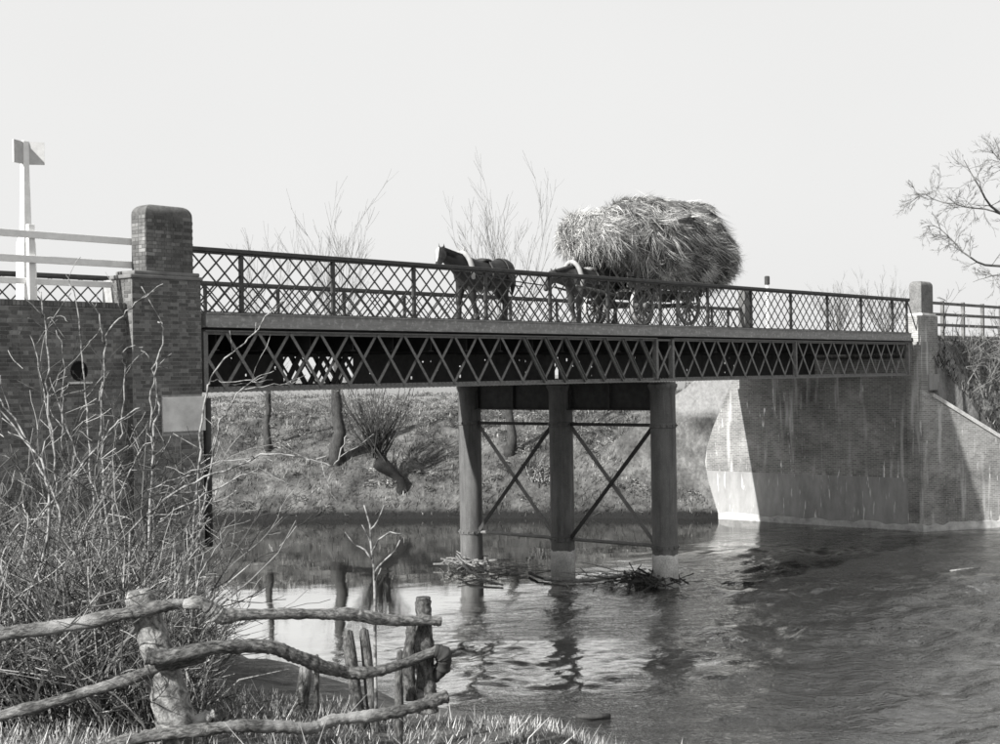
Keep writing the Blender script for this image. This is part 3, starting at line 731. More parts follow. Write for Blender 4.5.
# ------------------------------------------------------------------ wagon and hay
WX0, WX1, WY = 35.75, 39.7, 26.0
wag = empty('farm_wagon', (38, WY, ROADZ), 'four-wheeled wooden farm wagon under the hay on the bridge', 'wagon')
z0 = ROADZ
MB().box(WX0, WX1, WY-.85, WY+.85, z0+1.0, z0+1.1).build('bed', WAGON, wag, bevel=.01)
for s_ in (-1, 1):
    for j in range(3): MB().box(WX0-.3, WX1+.3, WY+s_*.92-.025, WY+s_*.92+.025, z0+1.12+.17*j, z0+1.26+.17*j).build('side_board', WAGON, wag)
    for xx in (WX0+.1, 36.9, 38.0, 39.1, WX1-.1): MB().bar((xx, WY+s_*.90, z0+.95), (xx, WY+s_*1.12, z0+1.7), .06, .06).build('side_stake', WAGON, wag)
    MB().box(WX0-.2, WX1+.2, WY+s_*.45-.05, WY+s_*.45+.05, z0+.84, z0+1.0).build('sole_beam', WAGON, wag)
    MB().tube([(36.0, WY+s_*.42, z0+.85), (34.6, WY+s_*.44, z0+1.0), (33.5, WY+s_*.42, z0+1.12)], [.05,.045,.03], 8).build('shaft', WAGON, wag)
for xx, za in ((WX0-.1, 1), (WX1+.1, -1)):
    for yy in (-.7, -.25, .25, .7): MB().bar((xx, WY+yy, z0+1.1), (xx-.75*za, WY+yy, z0+1.75), .05, .05).build('ladder_rail', WAGON, wag)
def wheel(x, y, r, nsp):
    w = MB(); n_ = 36
    def circ(rr, yy): return [(x+rr*math.cos(2*math.pi*i/n_), yy, z0+r+rr*math.sin(2*math.pi*i/n_)) for i in range(n_)]
    felloe = MB(); a, b_, c, d = circ(r-.015, y-.045), circ(r-.015, y+.045), circ(r-.10, y+.04), circ(r-.10, y-.04)
    felloe.v = [tuple(p) for L in (a, b_, c, d) for p in L]
    for q in range(4):
        q2 = (q+1) % 4
        for i in range(n_): felloe.f.append((q*n_+i, q*n_+(i+1) % n_, q2*n_+(i+1) % n_, q2*n_+i))
    W_ = felloe.build('wheel', WHEELP, wag)
    ty = MB(); a, b_, c, d = circ(r, y-.05), circ(r, y+.05), circ(r-.014, y+.05), circ(r-.014, y-.05)
    ty.v = [tuple(p) for L in (a, b_, c, d) for p in L]
    for q in range(4):
        q2 = (q+1) % 4
        for i in range(n_): ty.f.append((q*n_+i, q*n_+(i+1) % n_, q2*n_+(i+1) % n_, q2*n_+i))
    ty.build('tyre', TYRE, W_)
    MB().tube([(x, y-.17, z0+r), (x, y-.12, z0+r), (x, y, z0+r), (x, y+.13, z0+r)], [.07,.1,.12,.09], 14).build('hub', WHEELP, W_)
    for i in range(nsp):
        a_ = 2*math.pi*(i+.3)/nsp; MB().bar((x+.1*math.cos(a_), y, z0+r+.1*math.sin(a_)), (x+(r-.09)*math.cos(a_), y-.01, z0+r+(r-.09)*math.sin(a_)), .045, .05).build('spoke', WHEELP, W_)
for s_ in (-1, 1):
    wheel(36.25, WY+s_*.90, .58, 12); wheel(38.85, WY+s_*.92, .66, 12)
for xx, r_ in ((36.25,.58),(38.85,.66)): MB().box(xx-.06, xx+.06, WY-.8, WY+.8, z0+r_-.06, z0+r_+.08).build('axle', WAGON, wag)

hl = empty('hay_load', (38.1, WY, z0+1.3), 'towering shaggy load of hay piled on the wagon', 'hay')
HX0, HX1, HY, HZ0, HZ1 = 34.3, 41.75, 1.42, z0+1.36, 12.05
def haysurf(u, v):                                   # u round the section (0..1), v along the length (0..1)
    t = max(-1, min(1, 2*v-1)); e = (1-abs(t)**3.6)**(1/2.6)
    x = (HX0+HX1)/2 + (HX1-HX0)/2*t
    a = 2*math.pi*u; ca, sa = math.cos(a), math.sin(a)
    sg = lambda q, p: math.copysign(abs(q)**p, q)
    zc = z0+2.35 + .32*max(0, -t)**1.5; up_ = HZ1-zc - .50*max(0, -t-.05)**1.4 - .18*max(0, t-.2); dn = (zc-HZ0)*(1-.72*max(0, min(1, (-t-.35)/.5)))
    z = zc + (up_*sg(sa, .85) if sa > 0 else -dn*abs(sa)**.7)*e
    y = WY + (HY+.12*max(0, t))*sg(ca, .78)*e**.8*(1.06 if sa > 0 else 1-.12*abs(sa))
    p = Vector((x, y, z))
    nv = mnoise.noise(p*.8)*.40 + mnoise.noise(p*2.1+Vector((5,0,0)))*.26 + mnoise.noise(p*5)*.08
    d = Vector((t**3*.9, (y-WY)/HY, (z-zc)/1.5)); d = d.normalized() if d.length > .01 else Vector((t, 0, 0)).normalized()
    return p + d*nv*(.35+.65*e), d
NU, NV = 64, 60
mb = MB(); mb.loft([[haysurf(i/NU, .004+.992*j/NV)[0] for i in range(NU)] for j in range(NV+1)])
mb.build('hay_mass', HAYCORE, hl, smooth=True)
mb = MB()
hr = random.Random(5)
for i in range(2100):                                # wisps of strands, combed back and down by the pitching and the ride
    v = hr.random(); u = hr.random()
    if i % 4 == 0: v = hr.choice((hr.random()**2*.14, 1-hr.random()**2*.14))
    p0, d = haysurf(u, min(.999, max(.001, v)))
    t = 2*v-1
    flow = Vector((.85 if t > -.2 else hr.uniform(-.5, .4), hr.uniform(-.4, .3)-.2, -.75 + .7*hr.random())) + Vector((hr.gauss(0,.3), hr.gauss(0,.3), hr.gauss(0,.3)))
    flow = (flow - d*flow.dot(d)*.8).normalized(); sd_ = d.cross(flow).normalized()
    LL = hr.uniform(.22, .8); lift = hr.uniform(-.03, .08) if hr.random() < .8 else hr.uniform(.1, .34)
    for k in range(22):
        p = p0 + sd_*hr.gauss(0,.10) + flow*hr.gauss(0,.1) + d*hr.uniform(-.04,.04); L = LL*hr.uniform(.5,1.1)
        f2 = (flow + sd_*hr.gauss(0,.22) + d*hr.gauss(0,.12)).normalized()
        q = p + f2*L + d*lift + Vector((0,0,-.12*L*L))
        mb.blade(p, q, hr.uniform(.006, .019), sd_+d*hr.uniform(-.8,.8))
mb.build('hay_strands', HAY, hl, kind='stuff')

# ------------------------------------------------------------------ bare trees and bushes
def wander(rg, p, d, L, r0, r1, n, kink, up=0.0):
    pts = [Vector(p)]; d = Vector(d).normalized(); rad = [r0]
    for i in range(n):
        d = (d + Vector((rg.gauss(0,kink), rg.gauss(0,kink), rg.gauss(0,kink)+up))).normalized()
        pts.append(pts[-1] + d*(L/n)); rad.append(r0+(r1-r0)*(i+1)/n)
    return pts, rad
def grow(mb, rg, p, d, L, r, depth, kink=.14, up=.03, spread=.7, nch=4, sides=5, rmin=.004, shrink=.55):
    n = max(3, int(4+depth)); pts, rad = wander(rg, p, d, L, r, max(rmin, r*.35), n, kink, up)
    mb.tube(pts, rad, sides if depth > 0 else 3, cap=False)
    if depth <= 0: return
    for c in range(nch):
        t = rg.uniform(.25, 1.0); i = min(n-1, int(t*n)); q = pts[i].lerp(pts[i+1], t*n-i)
        dd = (pts[i+1]-pts[i]).normalized(); s_ = Vector((rg.gauss(0,1), rg.gauss(0,1), rg.gauss(0,.6))); s_ = (s_-dd*s_.dot(dd)).normalized()
        grow(mb, rg, q, dd+s_*spread*rg.uniform(.6,1.3), L*shrink*rg.uniform(.6,1.2), max(rmin, rad[i]*.55), depth-1, kink, up, spread, nch, sides, rmin, shrink)
def tree(label, base, top, rtrunk, fork, nshoot, spread, seed, shoot_r=.05, depth=2, lean=(0,0), mat=BARK_D, group='bare trees on the far bank', twl=.4, name='bare_tree', nch=5):
    rg = random.Random(seed); base = Vector(base); H = top-base.z
    T = empty(name, base, label, 'tree', group)
    fk = base + Vector((lean[0], lean[1], H*fork))
    tr = MB(); n = 7; pts = []; rad = []
    for i in range(n+1):
        t = i/n; p = base.lerp(fk, t) + Vector((rg.gauss(0,1), rg.gauss(0,1), 0))*(rtrunk*.45 if 0 < i < n else 0)
        if i == 0: p.z -= .5
        pts.append(p); rad.append(rtrunk*(1.25-.6*t + (.2 if i == n else 0) + (.5 if i == 0 else 0) + rg.uniform(-.08,.08)))
    tr.tube(pts, rad, 10); tr.build('trunk', mat, T, smooth=True)
    cr = MB()
    for k in range(9):
        t = rg.uniform(.3, .95); a = rg.uniform(0, 6.28); q = pts[int(t*n)].lerp(pts[min(n, int(t*n)+1)], t*n % 1)
        grow(cr, rg, q, (math.cos(a)*.9, math.sin(a)*.9, .8), H*rg.uniform(.08,.2), shoot_r*.6, 2, .12, .03, .5, 4, 4, .007, .5)
    for k in range(nshoot):
        a = rg.uniform(0, 6.28); s_ = spread*math.sqrt(rg.random()); L = (H*(1-fork))*rg.uniform(.62, 1.02)
        d = Vector((math.cos(a)*s_, math.sin(a)*s_, 1)); grow(cr, rg, fk+Vector((math.cos(a),math.sin(a),0))*rtrunk*.6, d, L/d.length*1.02, shoot_r*rg.uniform(.6,1.1), depth, .06, .05, .4, nch, 4, .006, twl)
    cr.build('crown', BARK_M, T)
    return T
def onfar(x, y):                                     # base of a far-bank tree seen at this spot
    best = None
    for d in np.arange(60, 110, .5):
        p = at(x, y, d)
        if p.z <= hz(p.x, p.y): return Vector((p.x, p.y, hz(p.x, p.y)))
    return at(x, y, 68)
b1 = onfar(338, 464); tree('tall bare tree with stout dark trunk, left of the leaning willow', b1, 14.0, .28, .42, 15, .30, 21, .034, 2)
b2 = onfar(509, 456); tree('tall bare many-shooted tree standing behind the leading horse', b2, 14.6, .2, .40, 18, .42, 34, .032, 2)
b3 = onfar(268, 450); tree('slim bare tree on the far bank nearest the left abutment', b3, 12.6, .15, .36, 9, .45, 27, .028, 2)
wb = onfar(402, 497)
T = empty('pollard_willow', wb, 'leaning pollard willow with upright shoots at the water edge below the bridge', 'tree', 'bare trees on the far bank')
rg = random.Random(3); wdp = float((np.array(wb)-EYE) @ _F)
wpts = [at(403,502,wdp), at(404,490,wdp), at(400,480,wdp), at(391,472,wdp), at(382,466,wdp), at(376,461,wdp)]; hd_ = wpts[-1]
mbw = MB().tube(wpts, [.34,.20,.22,.27,.36,.22], 14)
for i_, v_ in enumerate(mbw.v):
    q_ = Vector(v_); mbw.v[i_] = tuple(q_ + Vector((mnoise.noise(q_*3), mnoise.noise(q_*3+Vector((9,0,0))), mnoise.noise(q_*3+Vector((0,9,0)))))*.2 + Vector((mnoise.noise(q_*8), mnoise.noise(q_*8+Vector((3,0,0))), 0))*.08)
mbw.build('trunk', WBARK, T, smooth=True)
cr = MB()
for k in range(64):
    a = rg.uniform(0,6.28); q_ = rg.uniform(.1,1.05); d = Vector((math.cos(a)*q_, math.sin(a)*q_, 1)); st = wpts[rg.choice((4,4,5,5,5))] + Vector((rg.gauss(0,.12), rg.gauss(0,.12), .15))
    grow(cr, rg, st, d, rg.uniform(1.8, 3.8), .04, 1, .06, .04, .4, 3, 4, .012, .4)
cr.build('crown', BARK_D, T)
dbp = onfar(538, 490); rg = random.Random(44)
DB = empty('dead_branch_pile', dbp, 'small heap of bleached dead branches on the far bank between the columns', 'branches')
mb = MB()
for k in range(16):
    a = rg.uniform(0, 6.28); pts, rad = wander(rg, dbp+Vector((rg.gauss(0,.3), rg.gauss(0,.3), 0)), (math.cos(a)*.5, math.sin(a)*.5, 1), rg.uniform(.7,1.7), .035, .012, 5, .2, -.05); mb.tube(pts, rad, 5)
mb.build('branches', STEM_P, DB)
# distant bushes and trees to the right, beyond the road
for k, (x, yb, yt, d, sp_) in enumerate(((838, 350, 284, 120, .8), (886, 350, 281, 120, .9))):
    p = at(x, yb, d); b_ = Vector((p.x, p.y, hz(p.x, p.y))); zt_ = at(x, yt, d).z
    tree(('low bushy bare tree far behind the right end of the railing', 'bushy bare tree just left of the right-hand pillar, far behind')[k], b_, zt_, .22, .5, 22, sp_, 50+k, .05, 2, group='distant bare trees right')
# a lone dark post beyond the far railing
p = at(767, 276, 90); b_ = hz(p.x, p.y)
PO_ = empty('pole', (p.x, p.y, b_), 'slim white pole with a dark head standing beyond the railing right of the hay', 'pole')
MB().tube([(p.x, p.y, b_-.3), (p.x, p.y, (b_+p.z)/2), (p.x, p.y, p.z-.55)], [.12,.11,.10], 10).build('shaft', WHITEP, PO_)
MB().tube([(p.x, p.y, p.z-.55), (p.x, p.y, p.z-.05), (p.x, p.y, p.z)], [.17,.17,.12], 10).build('head', BARK_D, PO_)
# hedge growth on the right embankment
for k, (X_, Y_, lab) in enumerate(((57.5, 23.2, 'tangled bare bush directly behind the right-hand pillar on the embankment'), (59.6, 22.4, 'tangled bare bush on the embankment under the wooden fence'), (61.5, 23.4, 'tangled bare bush against the wooden fence at the right edge'))):
    rg = random.Random(70+k); zb_ = hz(X_, Y_); B = empty('bare_bush', (X_, Y_, zb_), lab, 'bush', 'bushes on the right embankment')
    mb = MB()
    for i in range(30):
        a = rg.uniform(0,6.28); q = Vector((X_+rg.gauss(0,.7), Y_+rg.gauss(0,.5), zb_-.2)); q.z = hz(q.x, q.y)-.1
        grow(mb, rg, q, (math.cos(a)*.8-.2, math.sin(a)*.8-.5, .9), rg.uniform(1.2, 2.6), .03, 2, .16, .0, .7, 3, 4, .008, .5)
    mb.build('branches', BARK_M, B)
# big tree at the right, limbs reaching into the frame
tb = Vector((46.5, 12.0, 0)); tb = at(1120, 400, 46); tb.z = 1.0
tb = Vector((tb.x, tb.y, hz(tb.x, tb.y)))
T = empty('bare_tree', tb, 'large bare tree at the right edge with limbs reaching over the river', 'tree')
fk = at(1090, 300, 46)
MB().tube([tb-Vector((0,0,1.0)), tb.lerp(fk,.4)+Vector((.2,0,0)), fk, at(1085,170,46), at(1100,60,46)], [.55,.45,.38,.28,.12], 12).build('trunk', BARK_D, T, smooth=True)
rg = random.Random(12)
def limb(pts, r0, r1, tw, L, d=2):
    P = [at(*q) for q in pts]; mb = MB(); n = len(P)
    # round the polyline
    PP = []
    for i in range(n-1):
        for t in (0, .5): PP.append(P[i].lerp(P[i+1], t) + (Vector((rg.gauss(0,.03), rg.gauss(0,.03), rg.gauss(0,.03))) if t else Vector()))
    PP.append(P[-1]); rr = [r0+(r1-r0)*i/(len(PP)-1) for i in range(len(PP))]
    mb.tube(PP, rr, 6)
    for k in range(tw):
        i = rg.randrange(len(PP)//3, len(PP)-1); dd = (PP[i+1]-PP[i]).normalized()
        grow(mb, rg, PP[i], dd*.6+Vector((rg.gauss(0,.6), rg.gauss(0,.6), rg.gauss(.1,.6))), L*rg.uniform(.5,1.1), max(.008, rr[i]*.4), d, .14, 0, .6, 4, 4, .0045, .55)
    mb.build('limb', BARK_M, T)
limb([(1092,250,46),(1040,236,46),(1000,213,46),(985,198,45.5),(975,180,45),(964,160,45)], .07, .012, 16, 1.0)
limb([(1005,216,46),(985,209,46),(965,207,45.5),(945,203,45.5),(925,194,45.5),(918,200,45.5)], .03, .008, 28, .8)
limb([(1088,300,46),(1040,270,46),(1000,266,46),(985,265,45.5),(970,257,45),(955,243,45),(948,236,45),(935,226,45),(922,228,45)], .055, .008, 26, .7)
limb([(1086,330,46),(1040,290,46),(1000,275,45.5),(985,278,45),(973,282,45)], .04, .007, 14, .6)
limb([(1088,220,46),(1040,180,46),(1010,165,46),(998,158,46),(990,150,46)], .05, .010, 26, .8)

# ------------------------------------------------------------------ rough growth on the far bank
rg = random.Random(9); npr = np.random.RandomState(4); mb = MB()
def scatter(n, xr, dr, pw):
    px_ = npr.uniform(*xr, n); dd_ = dr[0] + (dr[1]-dr[0])*npr.rand(n)**pw
    v = _F[None,:]*FPX + _R[None,:]*(px_-500)[:,None]; q = EYE + v*(dd_/FPX)[:,None]
    z = height(q[:,0], q[:,1]); return q[:,0], q[:,1], z
def tufts(x, y, z, lo, hi, w0_, w1_):
    lm = lump(x, y, 1.8, 11)
    for x_, y_, z_, l_ in zip(x, y, z, lm):
        if z_ < .02 or z_ > 7.7: continue
        L = rg.uniform(lo, hi)*(1.15+.7*l_)
        if L < .04: continue
        a = rg.uniform(0,6.28); tilt = rg.uniform(.2, 1.6); d = Vector((math.cos(a)*tilt, math.sin(a)*tilt, 1)).normalized()
        mb.blade((x_, y_, z_-.03), Vector((x_, y_, z_))+d*L, rg.uniform(w0_, w1_), (-math.sin(a), math.cos(a), 0))
tufts(*scatter(62000, (190, 745), (60.5, 120), 1.6), .08, .30, .015, .05)
tufts(*scatter(9000, (925, 1060), (54, 66), 1.0), .1, .4, .02, .06)
cxs, cys, czs = scatter(800, (190, 745), (62, 120), 1.4)               # low leafy clumps
for x_, y_, z_ in zip(cxs, cys, czs):
    if z_ < .1 or z_ > 7: continue
    R1 = rg.uniform(.18, .6); H1 = R1*rg.uniform(.5, 1.1)
    for k in range(int(50+90*R1)):
        a = rg.uniform(0,6.28); e_ = rg.random(); rr_ = R1*math.sqrt(rg.random()); hh_ = H1*math.sqrt(max(0, 1-(rr_/R1)**2))*rg.uniform(.5,1)
        c_ = Vector((x_+rr_*math.cos(a), y_+rr_*math.sin(a), z_+hh_)); d = Vector((rg.gauss(0,1), rg.gauss(0,1), rg.gauss(.3,.7))).normalized(); s_ = d.orthogonal().normalized()
        mb.blade(c_-d*.06, c_+d*.10, rg.uniform(.015,.05), s_)
for k in range(45):                                                  # pale roots and dead stems at the water edge
    i_ = rg.randrange(7, 12); t = rg.random(); a_, b_ = FAR[i_], FAR[i_+1]; q = Vector((a_[0]+(b_[0]-a_[0])*t, a_[1]+(b_[1]-a_[1])*t, rg.uniform(.1,.6)))
    an = rg.uniform(0, 6.28); pts, rad = wander(rg, q, (math.cos(an), math.sin(an), rg.uniform(-.6,.5)), rg.uniform(.5,1.4), .016, .005, 5, .3); mb.tube(pts, rad, 4)
o = mb.build('bank_grass', BANKG, kind='stuff'); tag(o, 'rough dead grass and weeds covering the far bank', 'grass')
# roots and pale stems hanging at the far water edge
for k, (x, y, d) in enumerate(((318,514,64.5),(300,515,64.6))): pass

# ------------------------------------------------------------------ driftwood at the pier
def stick(mb, p, d, L, r, rg): 
    pts, rad = wander(rg, p, d, L, r, r*.4, 5, .08); mb.tube(pts, rad, 5)
def drift(name, label, c, n, Lr, rr, seed, mat, flat=.25, spread=.4):
    rg = random.Random(seed); E_ = empty(name, c, label, 'driftwood', 'driftwood at the pier')
    mb = MB()
    for i in range(n):
        a = rg.uniform(0, 6.28); p = Vector(c)+Vector((rg.gauss(0,spread), rg.gauss(0,spread), rg.uniform(0,.22)))
        d = Vector((math.cos(a), math.sin(a), rg.gauss(0,flat))); L = rg.uniform(*Lr); stick(mb, p-d*L/2, d, L, rg.uniform(*rr), rg)
    mb.build('sticks', mat, E_)
drift('driftwood_pile', 'dark tangle of driftwood and twigs caught against the nearest column', (35.35, 24.35, .08), 150, (.3,1.3), (.012,.04), 5, BARK_D, .35, .45)
drift('driftwood_pile', 'pale sticks and rubbish caught at the foot of the farthest column', (35.2, 31.75, .10), 34, (.5,1.7), (.015,.04), 8, DRIFTW, .15, .35)
drift('driftwood_raft', 'thin raft of twigs and reeds lying between the middle and farthest columns', (35.0, 29.8, .03), 60, (.4,1.6), (.008,.025), 15, DRIFTW, .05, .75)
drift('driftwood_raft', 'thin raft of twigs and reeds lying between the nearest and middle columns', (35.0, 26.1, .03), 50, (.4,1.5), (.008,.022), 16, DRIFTW, .05, .6)
def log(label, pts, r0, r1, mat, name='branch', grp='driftwood at the pier'):
    P = [Vector(p) for p in pts]; rr = [r0+(r1-r0)*i/(len(P)-1) for i in range(len(P))]
    o = MB().tube(P, rr, 8).build(name, mat, smooth=True); tag(o, label, 'driftwood', grp); return o
zf = lambda x, y, z=0.05: (lambda v: tuple(EYE + v*(z-EYE[2])/v[2]))(_F*FPX+_R*(x-500)+_U*(372-y))
log('long pale branch floating from the middle column towards the nearest one', [zf(545,579,.08), zf(563,580,.12), zf(590,581,.08), zf(618,577,.12), zf(640,571,.2)], .07, .03, DRIFTW)
log('pale stick propped on the rubbish by the farthest column', [zf(457,558,.35), zf(470,572,.22), zf(487,581,.1), zf(503,585,.05)], .05, .03, DRIFTW)
log('short dark branch floating between the farthest and middle columns', [zf(530,573,.08), zf(538,577,.1), zf(548,580,.05)], .06, .03, BARK_D)
log('flat dark log awash in the ripples in the right foreground shallows', [zf(577,716,.02), zf(592,717,.05), zf(610,716,.03)], .05, .05, BARK_D)
log('small white snag breaking the surface out in the river at the right', [zf(950,571,-.01), zf(958,570,.03), zf(966,569,.02), zf(980,568,-.01)], .03, .025, DRIFTW)

# ------------------------------------------------------------------ rustic pole fence in the foreground
fx = empty('pole_fence', at(300, 715, 8.4), 'rustic fence of crooked poles on two posts in the foreground', 'fence')
def pole(pts, r, name='rail', mat=LOG, n=12, knots=.10, seed=1):
    rg = random.Random(seed); P = [at(*p[:3]) for p in pts]; R_ = [p[3]*r if len(p) > 3 else r for p in pts]
    Q, RR = [], []; k = len(P)
    for i in range(k-1):                              # Catmull-Rom
        p0, p1, p2, p3 = P[max(i-1,0)], P[i], P[i+1], P[min(i+2,k-1)]
        for j in range(12):
            t = j/12; Q.append(.5*((2*p1)+(p2-p0)*t+(2*p0-5*p1+4*p2-p3)*t*t+(3*p1-p0-3*p2+p3)*t**3)); RR.append((R_[i]+(R_[i+1]-R_[i])*t)*(1+rg.gauss(0,knots)))
    Q.append(P[-1]); RR.append(R_[-1]*.9)
    mb = MB().tube(Q, RR, n); mb.uvn = n
    for i, v in enumerate(mb.v):
        q = Vector(v); nz = mnoise.noise(q*8)*.009 + mnoise.noise(q*22)*.005 + mnoise.noise(q*48)*.003; c = Q[min(len(Q)-1, i//n)]; dd = (q-c)
        if dd.length > 1e-6: mb.v[i] = tuple(q+dd.normalized()*nz)
    return mb.build(name, mat, fx, smooth=True)
pole([(-60,640,7.9),(0,634,7.95),(70,625,7.98),(130,613,8.0),(165,606,8.02,.9),(185,602,8.06,.7)], .038, seed=12, knots=.04)
pole([(160,608,8.1,.5),(178,605,8.06,.7),(200,603,8.05,.95),(212,609,8.08,1.15),(222,616,8.1,1.2),(240,615,8.15,.85),(280,614,8.25,.85),(330,614,8.4,.8),(355,615,8.5,.95),(385,620,8.65,.9),(415,621,8.75,.8),(441,621,8.8,.75)], .041, seed=2, mat=LOG_P, knots=.05)
pole([(146,656,7.95,1.2),(165,658,7.97,1.1),(200,650,8.0),(240,646,8.1,.95),(272,648,8.2,.95),(300,658,8.3),(325,667,8.4),(345,672,8.5,.9),(365,673,8.55,.85),(390,668,8.65,.8),(415,659,8.75,.7),(438,650,8.8,.7)], .042, seed=3, knots=.04)
pole([(-60,730,7.9),(0,716,7.92),(40,706,7.95),(80,694,7.98),(120,682,8.0),(160,668,8.05),(205,656,8.1,.9)], .034, seed=4, knots=.04)
pole([(100,748,7.9,.8),(150,737,7.95,.9),(200,730,8.0),(240,726,8.05),(280,727,8.15),(310,728,8.25,1.1),(335,720,8.35,.9),(370,716,8.45),(405,710,8.55),(430,702,8.65,1.1),(447,696,8.7,1.2)], .037, seed=5, knots=.06)
pole([(110,744,8.1,.7),(150,735,8.1,.8),(185,724,8.15,.9),(215,714,8.2,.7)], .045, seed=15, mat=LOG_P)
MB_post = pole([(180,745,8.12,1.2),(174,715,8.12,1.12),(164,675,8.12,1.0),(154,640,8.12,.9),(145,612,8.12,.84),(140,596,8.12,.86),(139,590,8.12,.62)], .10, 'post', POSTW, 14, .012, 6)
pole([(428,712,8.85,1.2),(426,690,8.85,1.1),(425,655,8.85,1.0),(424,625,8.85,.9),(423,597,8.85,.85)], .058, 'post', STAKE, 10, .05, 7)
pole([(411,700,8.95,1.0),(409,665,8.95,1.0),(412,632,8.95,.9),(413,622,8.95,.8)], .042, 'post', STAKE, 8, .05, 8)
pole([(433,650,8.8,.9),(443,655,8.82,1.2),(442,668,8.85,1.1),(434,680,8.88,.6)], .045, 'rail_end', BARK_D, 10, .05, 10)
# old stakes left standing behind the fence
for k, (x0_, yb_, x1_, yt_, d, r_, lab) in enumerate(((362,705,348,632,9.6,.062,'broad split stake standing behind the middle of the pole fence'), (376,700,364,630,9.65,.05,'round stake close against the right of the broad split one'), (397,705,400,652,9.3,.045,'thin old stake just left of the fence end post'), (296,715,306,668,9.7,.07,'short stump leaning right behind the second fence pole'), (315,712,317,656,9.9,.028,'slim dark stake beside the short leaning stump'))):
    a, b_ = at(x0_, yb_, d), at(x1_, yt_, d); a.z = min(a.z, hz(a.x, a.y)-.15)
    rg = random.Random(k); mid = a.lerp(b_, .5); r_ *= .7
    mb = MB().tube([a, a.lerp(b_,.25), mid+Vector((.01,.01,0)), a.lerp(b_,.8), b_, b_+Vector((.01,0,.01))], [r_*1.1, r_*1.04, r_, r_*.95, r_*.88, r_*.4], 9); mb.uvn = 9
    for i_, v_ in enumerate(mb.v): q_ = Vector(v_); mb.v[i_] = tuple(q_+Vector((mnoise.noise(q_*14), mnoise.noise(q_*14+Vector((4,0,0))), mnoise.noise(q_*20)*1.5))*.012)
    o = mb.build('stake', STAKE, smooth=True)
    tag(o, lab, 'stake', 'old stakes behind the fence')

# ------------------------------------------------------------------ foreground bushes on the left bank
def bush(label, stems, nrand, area, tops, seed, mat=STEM_P, fine=STEM):
    rg = random.Random(seed); c = at(*area[:3]); c.z = hz(c.x, c.y)
    B = empty('bare_bush', c, label, 'bush', 'leafless bushes on the left bank')
    for st in stems:
        P = [at(*p) for p in st['p']]; n = len(P); r0, r1 = st['r']
        Q, RR = [], []
        for i in range(n-1):
            p0, p1, p2, p3 = P[max(i-1,0)], P[i], P[i+1], P[min(i+2,n-1)]
            for j in range(4):
                t = j/4; Q.append(.5*((2*p1)+(p2-p0)*t+(2*p0-5*p1+4*p2-p3)*t*t+(3*p1-p0-3*p2+p3)*t**3) + Vector((rg.gauss(0,.008), rg.gauss(0,.008), rg.gauss(0,.008))))
        Q.append(P[-1]); RR = [.64*(r0+(r1-r0)*i/(len(Q)-1))*rg.uniform(.85,1.15) for i in range(len(Q))]
        if st.get('root', True):
            q = Q[0].copy(); gz_ = hz(q.x, q.y)-.1
            if gz_ < q.z: Q.insert(0, Vector((q.x+rg.gauss(0,.1), q.y+rg.gauss(0,.1), gz_))); RR.insert(0, r0*1.1)
        mb = MB().tube(Q, RR, 6)
        for k in range(st.get('tw', 3)):                # short spurs
            i = rg.randrange(1, len(Q)-1); dd = (Q[i+1]-Q[i]).normalized()
            s_ = Vector((rg.gauss(0,1), rg.gauss(0,1), rg.gauss(0,1))); s_ = (s_-dd*s_.dot(dd)).normalized()
            pts, rad = wander(rg, Q[i], dd+s_, rg.uniform(.06,.4), RR[i]*.6, .003, 4, .15); mb.tube(pts, rad, 4)
        mb.build('stem', mat, B, smooth=True)
    mb = MB()
    for i in range(nrand):
        q = at(area[0]+rg.gauss(0, area[3]), area[1], area[2]+rg.uniform(-area[4], area[4])); q.z = hz(q.x, q.y)-.05
        a = rg.uniform(0, 6.28); H = rg.uniform(*tops)
        grow(mb, rg, q, (math.cos(a)*.45, math.sin(a)*.45, 1), H, rg.uniform(.005, .012), 2, .14, .01, .8, 4, 4, .0025, .38)
    if nrand: mb.build('twigs', fine, B)
    return B
S = lambda p, r, **k: dict(p=p, r=r, **k)
bush('tall bare bush with pale stems in front of the wall below the round drain hole',
     [S([(58,520,12),(55,470,12),(50,420,12),(48,370,12),(45,320,12),(41,292,12)], (.017,.011), tw=5),
      S([(95,540,12.2),(92,480,12.2),(87,420,12.2),(84,380,12.2),(80,340,12.2),(76,300,12.2),(66,275,12.2)], (.016,.007), tw=5),
      S([(52,440,12),(40,370,12.1),(30,335,12.1)], (.012,.005), root=False, tw=2),
      S([(62,450,12),(63,400,12),(64,360,12),(56,330,12)], (.012,.005), root=False, tw=3),
      S([(48,318,12),(60,316,12),(68,322,12)], (.008,.004), root=False, tw=1),
      S([(100,500,11.8),(72,440,11.8),(60,405,11.8),(68,385,11.8)], (.012,.006), tw=3)], 52, (65, 560, 12.5, 42, 1.8), (.7, 2.3), 31)
